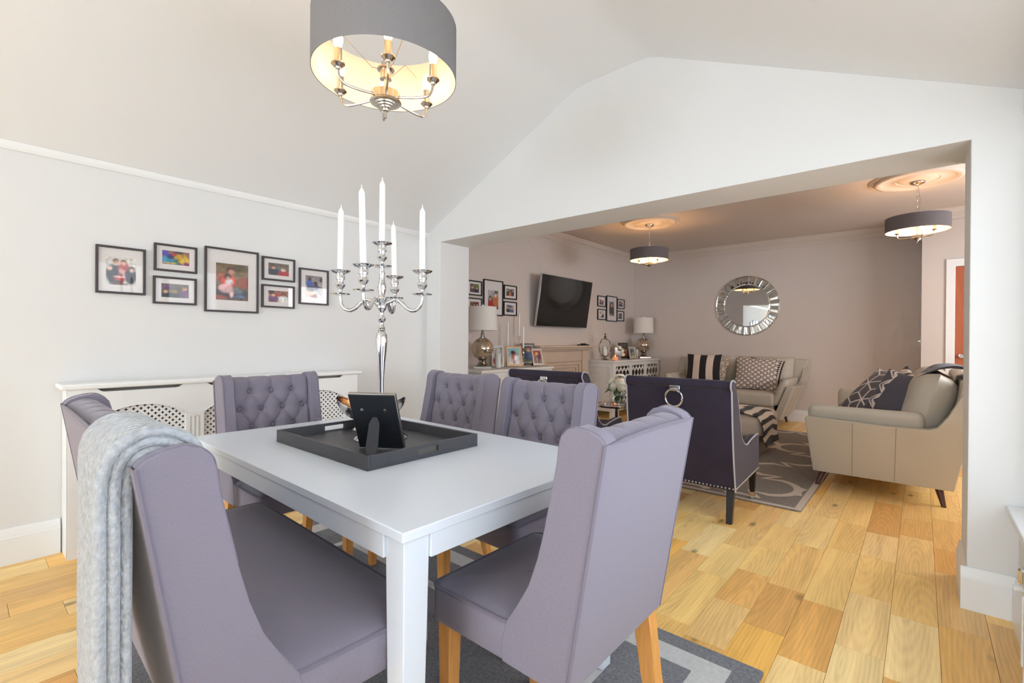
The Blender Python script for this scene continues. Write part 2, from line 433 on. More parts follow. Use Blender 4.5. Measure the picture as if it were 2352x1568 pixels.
# skirting profile
def skirt(name, p0, p1, nrm, h=.18, t=.02):
    p0, p1, n = Vector(p0), Vector(p1), Vector(nrm)
    prof = [(0, 0), (t, 0), (t, h*.74), (t*.82, h*.77), (t*.82, h*.8), (t*.62, h*.86), (t*.5, h*.95), (t*.3, h), (0, h)]
    secs = [[tuple(p+n*a+Vector((0, 0, z))) for a, z in prof] for p in (p0, p1)]
    return struct(MB().loft(secs).build(name, TRIM, ang=25))
skirt('baseboard_left', (XL, -4.6, 0), (XL, .372, 0), (1, 0, 0))
skirt('baseboard_left_far', (XL, 2.045, 0), (XL, YG, 0), (1, 0, 0))
skirt('baseboard_pier', (OXR-.02, YG, 0), (XR, YG, 0), (0, -1, 0))
skirt('baseboard_jamb', (OXR, YG, 0), (OXR, YB, 0), (-1, 0, 0))
skirt('baseboard_gable_left', (XL, YG, 0), (OXL+.02, YG, 0), (0, -1, 0))
skirt('baseboard_right', (XR, -4.6, 0), (XR, YG, 0), (-1, 0, 0))
# right dwarf wall with glazing above
struct(MB().plate([(-4.8, -.05), (YG+.01, -.05), (YG+.01, .45), (-.38, .45), (-.38, 2.09), (-4.8, 2.09)], [], XR, XR+.2, lambda a, b, t: (t, a, b)).build('wall_right', WALL, smooth=False))
struct(MB().box(XR-.042, XR+.2, -.38, YG-.001, .448, .474).build('trim_2', TRIM, bevel=.006, label='white window sill'))
struct(MB().box(XR, XR+.2, -4.8, YG+.01, 2.09, 2.32).build('wall_right_header', WALL, smooth=False))
w1 = struct(MB().plate([(-.38, .474), (YG, .474), (YG, 2.09), (-.38, 2.09)],
     [[(a, .53), (b, .53), (b, 2.03), (a, 2.03)] for a, b in ((-.3, .68), (.76, 1.72), (1.8, 2.72))],
     XR+.06, XR+.12, lambda a, b, t: (t, a, b)).build('window_1', TRIM, bevel=.004))
for a, b in ((-.3, .68), (.76, 1.72), (1.8, 2.72)):
    MB().box(XR+.088, XR+.092, a, b, .53, 2.03).build('pane', WINGL, w1, smooth=False)
# rear wall with garden doors
rw = MB().plate([(-4.1, -.05), (2.1, -.05), (2.1, 3.3), (-4.1, 3.3)], [[(-2.55, .02), (.25, .02), (.25, 2.1), (-2.55, 2.1)]], -4.8, -4.6, lambda a, b, t: (a, t, b))
struct(rw.build('wall_rear', WALL, smooth=False))
for k, (a, b) in enumerate(((-2.55, -1.15), (-1.15, .25))):
    d = struct(MB().plate([(a, .02), (b, .02), (b, 2.1), (a, 2.1)], [[(a+.09, .2), (b-.09, .2), (b-.09, 2.0), (a+.09, 2.0)]], -4.74, -4.68, lambda x, z, t: (x, t, z)).build('door_%d' % (k+2), TRIM, bevel=.004))
    MB().box(a+.09, b-.09, -4.712, -4.708, .2, 2.0).build('pane', WINGL, d, smooth=False)

# ------------------------------------------------------------------ living room shell
struct(MB().box(XT-.12, XT, YB-.1, YF+.15, -.05, 2.8).build('wall_living_left', LWALL, smooth=False))
struct(MB().box(XT-.1, .02, YF, YF+.15, -.05, 2.8).build('wall_living_far', LWALL, smooth=False))
YD = 7.25
struct(MB().plate([(0., -.05), (.285, -.05), (.285, 2.0), (1.06, 2.0), (1.06, -.05), (2.1, -.05), (2.1, 2.8), (0., 2.8)], [], YD, YF+.15, lambda a, b, t: (a, t, b)).build('wall_hall', LWALL, smooth=False))
struct(MB().plate([(YB-.1, -.05), (YD+.1, -.05), (YD+.1, 2.8), (YB-.1, 2.8)], [[(4.0, .85), (6.4, .85), (6.4, 2.2), (4.0, 2.2)]], 2.0, 2.12, lambda a, b, t: (t, a, b)).build('wall_living_right', LWALL, smooth=False))
w2 = struct(MB().plate([(4.0, .85), (6.4, .85), (6.4, 2.2), (4.0, 2.2)], [[(4.06, .91), (5.17, .91), (5.17, 2.14), (4.06, 2.14)], [(5.23, .91), (6.34, .91), (6.34, 2.14), (5.23, 2.14)]], 2.03, 2.09, lambda a, b, t: (t, a, b)).build('unseen_fill_window', TRIM, bevel=.004))  # unseen window, added for the living room fill light
for a, b in ((4.06, 5.17), (5.23, 6.34)): MB().box(2.058, 2.062, a, b, .91, 2.14).build('pane', WINGL, w2, smooth=False)
struct(MB().box(-4.05, 2.12, YB-.02, YF+.15, LCZ, LCZ+.12).build('ceiling_living', LCEIL, smooth=False))
dr = struct(MB().box(.285, 1.06, YD+.04, YD+.08, 0, 2.0).build('door_1', DOORW, bevel=.003, label='orange-brown wooden door'))
kb = MB().lathe([(.004, -.055), (.018, -.055), (.025, -.045), (.024, -.03), (.012, -.02), (.012, -.004), (.026, -.003), (.026, 0)], 16)
kb.build('door_knob', CHROME, dr, (.345, YD+.04, 1.0), (rad(-90), 0, 0))
def frame_u(name, m):
    o = MB()
    o.plate([(.205, 0), (.285, 0), (.285, 2.0), (1.06, 2.0), (1.06, 0), (1.14, 0), (1.14, 2.085), (.205, 2.085)], [], YD-.018, YD+.002, lambda a, b, t: (a, t, b))
    return o.build(name, m, dr, bevel=.006)
frame_u('door_frame', TRIM)
skirt('baseboard_far', (XT, YF, 0), (0, YF, 0), (0, -1, 0), .165)
skirt('baseboard_tv', (XT, YB, 0), (XT, YF, 0), (1, 0, 0), .165)
skirt('baseboard_return', (0, YD, 0), (0, YF, 0), (-1, 0, 0), .165)
skirt('baseboard_hall', (0, YD, 0), (.205, YD, 0), (0, -1, 0), .165)
CPROF = [(0, 0), (.11, 0), (.11, -.012), (.095, -.018), (.085, -.03), (.06, -.05), (.035, -.062), (.03, -.075), (.02, -.08), (.012, -.1), (0, -.1)]
def cornice(name, p0, p1, n):
    p0, p1, n = Vector(p0), Vector(p1), Vector(n)
    o = struct(MB().loft([[tuple(p+n*a+Vector((0, 0, LCZ+z))) for a, z in CPROF] for p in (p0, p1)]).build(name, LCEIL, ang=20))
    secs = [[tuple(p+n*a+Vector((0, 0, z))) for a, z in ((-.001, 2.508), (.006, 2.508), (.008, 2.514), (.006, 2.52), (-.001, 2.52))] for p in (p0, p1)]
    MB().loft(secs).build('bead', LWALL, o, ang=20)
cornice('trim_3', (XT, YB, 0), (XT, YF, 0), (1, 0, 0))
cornice('trim_4', (XT, YF, 0), (0, YF, 0), (0, -1, 0))
cornice('trim_5', (0, YD, 0), (0, YF, 0), (-1, 0, 0))
cornice('trim_6', (-.11, YD, 0), (2.0, YD, 0), (0, -1, 0))
for n, x, lab in (('ceiling_rose', -.035, 'round moulded plaster ceiling rose above the pendant nearest the doorway'), ('ceiling_rose', -2.605, 'round moulded plaster ceiling rose above the pendant in front of the TV wall')):
    t = thing(n, lab, 'ceiling rose', (x, 5.68, LCZ), group='plaster ceiling roses')
    MB().lathe([(.36, 0), (.36, -.006), (.35, -.012), (.345, -.006), (.335, -.016), (.325, -.01), (.315, -.03), (.29, -.036), (.262, -.022), (.25, -.016), (.17, -.014), (.16, -.02), (.15, -.014), (.14, -.02), (.12, -.03), (.06, -.034), (.001, -.034)], 48).build('moulding', LCEIL, t, ang=50)
sw = thing('dimmer_switch', 'white dimmer switch with chrome knob on the wall end beside the door', 'switch', (0, 7.4, 1.165))
MB().box(-.008, 0, -.043, .043, -.043, .043).build('plate', PLASTIC, sw, bevel=.003)
MB().lathe([(.014, 0), (.014, .018), (.011, .02), (.001, .02)], 16).build('knob', CHROME, sw, (-.008, 0, 0), (0, rad(-90), 0))
# ------------------------------------------------------------------ dining rug
RUGG = mat('mottled_grey_pile', (128, 128, 134), 1., noise=(95, .42), bump=(320, 1., .006), sheen=.2)
RUGW = mat('ivory_pile', (216, 214, 212), 1., noise=(60, .10), bump=(320, 1., .006), sheen=.2)
rx0, rx1, ry0, ry1 = -2.88, -.403, .375, 1.822
t = thing('area_rug', 'mottled grey rug with an ivory border band under the dining table', 'rug', ((rx0+rx1)/2, (ry0+ry1)/2, 0))
hx, hy = (rx1-rx0)/2, (ry1-ry0)/2
slab(-hx, hx, -hy, hy, .01, [(.002, .0), (0, .003), (0, .009), (.003, .0115), (.01, .012)]).build('pile', RUGG, t)
def rect(a, b): return [(-a, -b), (a, -b), (a, b), (-a, b)]
MB().plate(rect(hx-.085, hy-.075), [rect(hx-.19, hy-.165)], .004, .0128, lambda a, b, t: (a, b, t)).build('ivory_border', RUGW, t, smooth=False)
MB().plate(rect(hx-.42, hy-.36), [rect(hx-.46, hy-.40)], .004, .0126, lambda a, b, t: (a, b, t)).build('inner_band', RUGW, t, smooth=False)

# ------------------------------------------------------------------ dining table
TZ = .74
t = thing('dining_table', 'white lacquered rectangular dining table with square legs', 'table', (-1.5475, 1.078, 0), rad(-1.0))
MB().box(-.73, .73, -.45, .45, TZ-.023, TZ).build('table_top', TABLE, t, bevel=.0025, seg=3)
for s in (-1, 1):
    MB().box(-.65, .65, s*.434-.011, s*.434+.011, TZ-.078, TZ-.0235).build('apron', TABLE, t, bevel=.0015)
    MB().box(s*.714-.011, s*.714+.011, -.37, .37, TZ-.078, TZ-.0235).build('apron', TABLE, t, bevel=.0015)
for sx in (-1, 1):
    for sy in (-1, 1):
        cx, cy = sx*.7185, sy*.4385; a, bm_ = .068, .05
        def q(w, z): return [(cx, cy, z), (cx-sx*w, cy, z), (cx-sx*w, cy-sy*w, z), (cx, cy-sy*w, z)]
        MB().loft([q(bm_, .0135), q(a, TZ-.08), q(a, TZ-.0235)]).build('leg', TABLE, t, bevel=.002)

# ------------------------------------------------------------------ upholstered chairs and bench
def y_out(z): return -.279+(.946-z)*.164
def back_shell(W, cols3, nu, nv):
    """deep buttoned back: front face with dimples, creases and pleats running over the top"""
    zs = [.888, .805, .72, .635, .55]
    three = [(i-(cols3-1)/2)*.1 for i in range(cols3)]; four = [(i-cols3/2)*.1 for i in range(cols3+1)]
    btn = [(x, z) for k, z in enumerate(zs) for x in (three if k % 2 == 0 else four)]
    seg = []
    for k in range(len(zs)-1):
        A = three if k % 2 == 0 else four; B_ = four if k % 2 == 0 else three
        for a in A:
            for b in B_:
                if abs(a-b) < .06: seg.append((a, zs[k], b, zs[k+1]))
    for a in three: seg.append((a, zs[0], a+.004, 1.10))
    for a in (four[0], four[-1]): seg.append((a, zs[1], math.copysign(W, a), zs[1]+.005))
    z0, z1 = .44, .935; Lf = z1-z0; R = .036; Lt = Lf+math.pi*R*.95
    U = np.linspace(-W/2, W/2, nu); S = np.linspace(0, Lt, nv)
    X, SS = np.meshgrid(U, S); Zq = z0+SS          # unrolled height for the tufting
    h = np.zeros(X.shape); hb = np.zeros(X.shape)
    for bx, bz in btn:
        r2 = (X-bx)**2+((Zq-bz)*1.0)**2
        hb = np.maximum(hb, .015*np.exp(-r2/.015**2)+.012*np.exp(-r2/.036**2))
    for x0, za, x1, zb in seg:
        dx, dz = x1-x0, zb-za; L2 = dx*dx+dz*dz
        tt = np.clip(((X-x0)*dx+(Zq-za)*dz)/L2, 0, 1)
        d2 = (X-x0-tt*dx)**2+(Zq-za-tt*dz)**2
        h = np.maximum(h, .0055*np.exp(-d2/.0045**2)+.005*np.exp(-d2/.016**2))
    h = .010-np.minimum(np.maximum(h, hb)+.35*np.minimum(h, hb), .027)
    edge = np.clip((W/2-np.abs(X))/.02, 0, 1); h = h*1.0-.012*(1-edge)**2
    v = []
    for j in range(nv):
        for i in range(nu):
            s = SS[j, i]; x = X[j, i]; hh = h[j, i]
            if s <= Lf:
                z = z0+s; v.append((x, y_out(z)+.078+hh, z))
            else:
                a = min((s-Lf)/R, math.pi); k = 1 if a < 1.2 else max(0, 1-(a-1.2)/1.2)
                rr = R+hh*k*.9
                v.append((x, y_out(z1)+.042+rr*math.cos(a), z1+rr*math.sin(a)*.62))
    f = [(j*nu+i, j*nu+i+1, (j+1)*nu+i+1, (j+1)*nu+i) for j in range(nv-1) for i in range(nu-1)]
    def surf(x, z):
        i = int(round((x+W/2)/W*(nu-1))); j = int(round((z-z0)/Lt*(nv-1))); return h[j, min(max(i, 0), nu-1)]
    b = MB(); b.v = v; b.f = f
    return b, btn, surf
WING = [(-.166, .93), (-.172, .95), (-.188, .966), (-.209, .973), (-.244, .968), (-.266, .958), (-.276, .946), (-.236, .70), (-.195, .452), (-.188, .412),
        (-.10, .408), (-.012, .41), (-.010, .454), (-.022, .503), (-.054, .551), (-.087, .608), (-.112, .676), (-.132, .754), (-.146, .82), (-.160, .885)]
def make_seat_furniture(name, label, cat, half, front, cols3, nu, nv, group=None):
    t = thing(name, label, cat, group=group)
    W = 2*half
    sb = slab(-half+.002, half-.002, -.16, front, .028, [(.012, .408), (.002, .412), (0, .42), (0, .494), (.003, .501), (.011, .506), (.03, .513), (.07, .521), (.12, .525), (.18, .527), (.205, .5275)])
    sb.build('seat', FAB, t, ang=60)
    loop = [(p[0], p[1], .5015) for p in rrect(-half+.003, half-.003, -.035, front-.001, .028)]
    MB().tube(loop, .0042, 6, closed=True).build('seat_piping', FABSEAM, t)
    bs, btn, surf = back_shell(W-.092, cols3, nu, nv)
    bk = bs.build('backrest', FAB, t, ang=180, fix=False)
    dome = MB().lathe([(.0125, 0), (.0122, .003), (.010, .006), (.006, .008), (.0005, .0088)], 14)
    dm = dome.mesh('button'); dm.materials.append(FABSEAM)
    for x, z in btn:
        link('button', dm, None, bk, (x, y_out(z)+.078+surf(x, z)+.002, z), (rad(-90-9), 0, 0))
    for s in (-1, 1):
        p = prism(WING, 'x', s*half, s*(half-.05)); p.build('wing', FAB, t, bevel=.013, seg=4, ang=50)
        pts = [(s*(half+.001), y-.001, z) for y, z in WING[6:10]]
        MB().tube(smoothpath(pts, 5), .0042, 6).build('back_piping', FABSEAM, t)
        pts = [(s*(half-.0045), y, z-.001) for y, z in WING[17:20]+WING[0:7]]
        MB().tube(smoothpath(pts, 5), .0021, 6).build('wing_seam', FABSEAM, t)
    def ob(u, v):
        z = .412+v*(.946-.412); x = (u-.5)*2*(half-.0015)
        return (x, y_out(z)-.0002-.007*(1-(2*u-1)**2)*math.sin(math.pi*min(v*1.02, 1)), z)
    o = MB().grid(ob, 17, 25); o.build('outer_back', FAB, t, fix=False)
    pts = [((u-.5)*2*(half-.012), y_out(.946)-.0005, .945+.005*math.sin(math.pi*u)) for u in [k/14 for k in range(15)]]
    MB().tube(pts, [.0045*min(1, k/2+.12, (14-k)/2+.12) for k in range(15)], 6).build('top_piping', FABSEAM, t)
    MB().box(-half+.01, half-.01, -.185, -.14, .409, .44).build('back_rail', FAB, t)
    for s in (-1, 1):
        cx = s*(half-.04)
        def q(w, d, cy, z, ox=0): return [(cx+ox-w, cy-d, z), (cx+ox+w, cy-d, z), (cx+ox+w, cy+d, z), (cx+ox-w, cy+d, z)]
        MB().loft([q(.015, .015, front-.035, .0135), q(.022, .022, front-.036, .409)]).build('leg', OAK, t, bevel=.002)
        MB().loft([q(.015, .016, -.232, .0135, s*.004), q(.018, .019, -.214, .10), q(.021, .022, -.186, .24), q(.022, .025, -.163, .409)]).build('leg', OAK, t, bevel=.002, ang=60)
    return t
CH = make_seat_furniture('dining_chair', 'grey buttoned wing chair at the table end nearest the doorway, back to the right', 'chair', .23, .245, 3, 90, 130, 'grey wing dining chairs')
CH.location = (-.74, 1.052, 0); CH.rotation_euler = (0, 0, rad(90))
dup(CH, (-2.27, 1.03, 0), rad(-91), 'grey buttoned wing chair standing before the radiator cover')
dup(CH, (-1.905, 1.585, 0), rad(180), 'grey buttoned wing chair behind the table nearest the left wall, beside the white jamb')
dup(CH, (-1.27, 1.50, 0), rad(179), 'grey buttoned wing chair behind the table in front of the navy armchair')
BN = make_seat_furniture('dining_bench', 'wide grey upholstered wing bench in the foreground with a throw over it', 'bench', .54, .30, 10, 190, 100)
BN.location = (-1.445, .475, 0); BN.rotation_euler = (0, 0, rad(-1.8))

# ------------------------------------------------------------------ throw over the bench back
def throw():
    # path in the local y-z plane of the bench (inside -> over the top -> outside), with outward normal
    path = smoothpath([(-.205, 0, .915), (-.207, 0, .935), (-.216, 0, .955), (-.238, 0, .968), (-.262, 0, .966), (-.279, 0, .945), (-.285, 0, .90), (-.286, 0, .80), (-.286, 0, .64), (-.285, 0, .46), (-.284, 0, .30), (-.282, 0, .16)], 9)
    n = len(path); prof = []
    th = .028
    def ring(k):
        s = k/(n-1); p = path[k]
        tg = (path[min(k+1, n-1)]-path[max(k-1, 0)]).normalized(); nr = Vector((-tg.z, 0, tg.x))
        if nr.dot(Vector((p.x+.225, 0, max(p.z-.88, 0)))) < 0: nr = -nr
        wob = .006*math.sin(9*s+1)+.004*math.sin(23*s)
        taper = 1-.33*max(0, (s-.72)/.28)**1.5
        xr = .505+wob*.6; xl = xr-.315*taper+.01*math.sin(7*s)
        b = .02*max(0, s-.55)
        out = []
        # outer face left -> right, then three rolled fold edges, then the inner face
        for u in np.linspace(0, 1, 14):
            out.append((xl+(xr-.02-xl)*u, th+.004*math.sin(11*u+3*s)+.003*math.sin(31*u-8*s)-.012*(1-min(1, u*6))**2))
        for c, r in ((.62, .0095), (.0, .0095), (-.62, .0085)):
            cy_ = c*.026
            for a in np.linspace(75, -75, 7):
                out.append((xr-.008+b*c+r*1.55*math.cos(rad(a))*(1+.12*math.sin(13*s+c*5)), th*.42+cy_+r*math.sin(rad(a))))
        for u in np.linspace(1, 0, 10):
            out.append((xl+(xr-.03-xl)*u, -.004))
        return [(x, p.x+nr.x*d, p.z+nr.z*d) for x, d in out]
    return [ring(k) for k in range(n)]
def knit_mat():
    m = mat('grey_wool_knit', (172, 174, 179), 1., noise=(90, .2), sheen=.5)
    nt = m.node_tree; N = nt.nodes; L = nt.links
    tc = N.new('ShaderNodeTexCoord'); mp = N.new('ShaderNodeMapping'); mp.inputs['Scale'].default_value = (1, .7, .7)
    L.new(tc.outputs['Object'], mp.inputs['Vector'])
    v = N.new('ShaderNodeTexVoronoi'); v.inputs['Scale'].default_value = 170; L.new(mp.outputs[0], v.inputs['Vector'])
    b = N.new('ShaderNodeBump'); b.inputs['Strength'].default_value = .8; b.inputs['Distance'].default_value = .004; b.invert = True
    L.new(v.outputs['Distance'], b.inputs['Height']); L.new(b.outputs[0], N['Principled BSDF'].inputs['Normal'])
    return m
tb = MB().loft(throw())
to = tb.build('throw_blanket', knit_mat(), None, BN.location, BN.rotation_euler, ang=80)
tag(to, 'pale grey knitted throw folded over the back of the foreground bench', 'throw')

# ------------------------------------------------------------------ tray and what stands in it
TX0, TX1, TY0, TY1, TH = -1.932, -1.294, .83, 1.312, .047
tr = thing('serving_tray', 'dark wooden serving tray with cut-out handles on the dining table', 'tray', ((TX0+TX1)/2, (TY0+TY1)/2, TZ+.0005))
a, b = (TX1-TX0)/2, (TY1-TY0)/2; w = .012
MB().box(-a+w, a-w, -b+w, b-w, 0, .011).build('tray_base', TRAYM, tr, smooth=False)
for s in (-1, 1):
    MB().box(-a, a, s*b, s*(b-w), 0, TH).build('side_board', TRAYM, tr, bevel=.0015)
    MB().plate([(-b+w, 0), (b-w, 0), (b-w, TH), (-b+w, TH)], [rrect(-.045, .045, .016, .036, .003, 3)], s*a, s*(a-w), lambda p, q, t: (t, p, q)).build('handle_board', TRAYM, tr, bevel=.0012)
tz = TZ+.0115

# photo frame seen from behind
fr = thing('photo_frame', 'black backed easel photo frame standing in the tray, seen from behind', 'photo frame', (-1.552+.8430*.0855, .963+.537*.0855, tz), math.atan2(.537, .843))
# local: x along bottom edge, -y towards the camera (back of the frame), leaning back
lean = rad(25)
fh, fw = .226, .171
inner = thing  # (kept for readability)
def leanpt(x, y, z): return (x, y*math.cos(lean)-z*math.sin(lean), z*math.cos(lean)+y*math.sin(lean)+.0035)
def lbox(x0, x1, y0, y1, z0, z1):
    q = MB().box(x0, x1, y0, y1, z0, z1); q.v = [leanpt(*p) for p in q.v]; return q
e = MB().plate(rect(fw/2, fh/2), [rect(fw/2-.016, fh/2-.016)], 0, .014, lambda p, q, t: leanpt(p, t, q+fh/2)); e.build('frame_moulding', SILVF, fr, bevel=.0015)
lbox(-fw/2+.003, fw/2-.003, -.004, .0005, .003, fh-.003).build('backing_board', BLACKBACK, fr, bevel=.001)
lbox(-fw/2+.016, fw/2-.016, .008, .009, .016, fh-.016).build('photo', mat('grey_print', (150, 150, 150), .3), fr)
# easel strut: hinged at 60% height, reaching down and back
hz = .135
top = Vector(leanpt(0, -.0045, hz)); foot = Vector((.012, top.y-.058, .0015))
def strut():
    d = []
    for k, wd in ((0, .008), (.16, .019), (.8, .022), (.97, .014), (1, .012)):
        p = top.lerp(foot, k); d.append([(p.x-wd, p.y-.0015, p.z), (p.x+wd, p.y-.0015, p.z), (p.x+wd, p.y+.0015, p.z), (p.x-wd, p.y+.0015, p.z)])
    return MB().loft(d)
strut().build('easel_strut', mat('grey_black_strut', (58, 58, 64), .6), fr)
for x in (-.042, .042):
    o = MB().lathe([(.006, 0), (.006, .002), (.001, .003)], 10); o.v = [leanpt(p[0]+x, -.004-p[2], p[1]+.165) for p in o.v]; o.build('hanging_stud', SILVF, fr)

# hammered pedestal bowl
bw = thing('pedestal_bowl', 'hammered silver boat-shaped pedestal bowl behind the easel photo frame', 'bowl', (-1.834, 1.193, tz), math.atan2(.65, .76))
A_, B__ = .148, .090
def bowl(u, v):
    th = 2*math.pi*u; rim = .122+.022*math.cos(2*th)
    k = v; r = math.sin(k*math.pi/2)**.9; z = .038+(rim-.038)*(1-math.cos(k*math.pi/2))**.95
    dm = 1+.016*math.sin(38*th)*math.sin(60*k) if .1 < k < .97 else 1
    return ((.014+(A_-.014)*r)*math.cos(th)*dm, (.014+(B__-.014)*r)*math.sin(th)*dm, z)
HAMM = mat('hammered_silver', (205, 203, 202), .14, 1., bump=(70, .5, .004))
HAMG = mat('hammered_gold_lining', (196, 140, 92), .2, 1., bump=(70, .6, .004))
MB().grid(bowl, 96, 30, cu=True).build('bowl_shell', HAMM, bw, ang=80, fix=False)
def bowl_in(u, v):
    p = bowl(u, v); return (p[0]*.975, p[1]*.97, p[2]+.004*(1-v))
MB().grid(bowl_in, 96, 30, cu=True).build('bowl_lining', HAMG, bw, ang=80)
foot_ = []
for r, z in ((.075, 0), (.077, .004), (.070, .012), (.046, .022), (.020, .032), (.015, .042)):
    foot_.append([((r*(1+.035*math.cos(28*a)))*math.cos(a), (r*(1+.035*math.cos(28*a)))*math.sin(a), z) for a in [2*math.pi*j/112 for j in range(112)]])
MB().loft(foot_).build('ribbed_foot', HAMM, bw, ang=70)
shell = MB().sphere((0, 0, 0), .022, 12, 8, (1, .8, .7))
tag(shell.build('white_shell', mat('white_shell', (236, 226, 212), .5, bump=(60, .4, .002)), None, (-1.872, 1.160, tz+.085)), 'small white shell lying in the hammered bowl', 'shell')

# candelabra
CB = Vector((-1.640, 1.113, tz))
cd = thing('candelabra', 'tall polished silver five-arm candelabra on the dining table', 'candelabra', CB, YAW+rad(0))
zz = lambda w: w-CB.z
MB().lathe([(.104, 0), (.105, .005), (.098, .011), (.072, .018), (.038, .028), (.016, .045), (.009, .08), (.0085, zz(.93)), (.0105, zz(.99)), (.0155, zz(1.06)), (.0215, zz(1.12)), (.0228, zz(1.145)), (.021, zz(1.165)), (.0125, zz(1.18)),
            (.015, zz(1.184)), (.012, zz(1.188)), (.0135, zz(1.194)), (.008, zz(1.205)), (.0075, zz(1.214)), (.0155, zz(1.224)), (.0165, zz(1.231)), (.0085, zz(1.243)), (.009, zz(1.258)), (.017, zz(1.268)), (.019, zz(1.276)), (.017, zz(1.29)), (.0115, zz(1.296)),
            (.0185, zz(1.306)), (.0195, zz(1.312)), (.011, zz(1.324)), (.0165, zz(1.346)), (.0175, zz(1.356)), (.012, zz(1.378)), (.009, zz(1.40)), (.0125, zz(1.412)), (.009, zz(1.42)), (.009, zz(1.436)), (.001, zz(1.437))], 28).build('stem', CHROME, cd, ang=40)
CUP = [(.001, -.004), (.018, -.004), (.036, -.001), (.039, .003), (.037, .005), (.012, .006), (.0075, .014), (.009, .022), (.0165, .030), (.0205, .038), (.018, .047), (.0132, .053), (.0138, .058), (.0175, .060), (.0178, .078), (.0155, .081), (.022, .083), (.034, .088), (.0405, .0945), (.0395, .096), (.03, .091), (.0165, .087), (.0125, .086), (.001, .086)]
cupm = MB().lathe(CUP, 28).mesh('candle_cup', ang=40); cupm.materials.append(CHROME)
AR = [(.015, 1.286), (.036, 1.298), (.060, 1.305), (.084, 1.291), (.105, 1.271), (.126, 1.262), (.146, 1.269), (.160, 1.289), (.165, 1.318)]
spots = [(0, 1.4372, .262, 0, 0)]
link('candle_cup', cupm, None, cd, (0, 0, zz(1.4372)))
angs = [182, 241, 19, 2]
# four arms at right angles, turned so that one pair lies across the view
for k, ang in enumerate((181, 262, 355, 86.5)):
    a = rad(ang); d = Vector((math.cos(a), math.sin(a), 0))
    pts = smoothpath([(d.x*r, d.y*r, zz(z)) for r, z in AR], 6)
    o = MB().tube(pts, [.0062+.0016*math.sin(math.pi*i/(len(pts)-1)) for i in range(len(pts))], 10)
    cur = [(d.x*(.046+.012*math.cos(q)*(1-q/14)), d.y*(.046+.012*math.cos(q)*(1-q/14)), zz(1.287)+.012*math.sin(q)*(1-q/14)) for q in [i*.45 for i in range(15)]]
    o.tube(cur, .0036, 8)
    ar = o.build('arm', CHROME, cd, ang=60)
    link('candle_cup', cupm, None, ar, (d.x*.165, d.y*.165, zz(1.325)))
    spots.append((ang, 1.325, (.262, .292, .262, .24)[k], (.8, -1.2, -.3, -1.6)[k], (0, 1.0, 0, .6)[k]))
clabs = ['white taper candle in the raised middle cup of the candelabra', 'white taper candle in the leftmost cup of the candelabra', 'white leaning taper candle just left of the middle one, nearest the camera', 'white taper candle in the rightmost cup of the candelabra', 'shortest white taper candle just right of the middle one, at the rear']
for (ang, z, ln, tx, ty), lab in zip(spots, clabs):
    rr = 0 if z > 1.4 else .165
    a = rad(ang)+cd.rotation_euler.z
    o = MB().lathe([(.0108, 0), (.0122, .004), (.0118, ln*.5), (.0112, ln-.022), (.0098, ln-.016), (.0045, ln-.006), (.002, ln-.004), (.0016, ln+.008), (.0003, ln+.008)], 16)
    ob = o.build('taper_candle', WAX, None, (CB.x+rr*math.cos(a), CB.y+rr*math.sin(a), z+.0865), (rad(ty), rad(tx), 0), ang=45)
    tag(ob, lab, 'candle', 'candelabra candles')

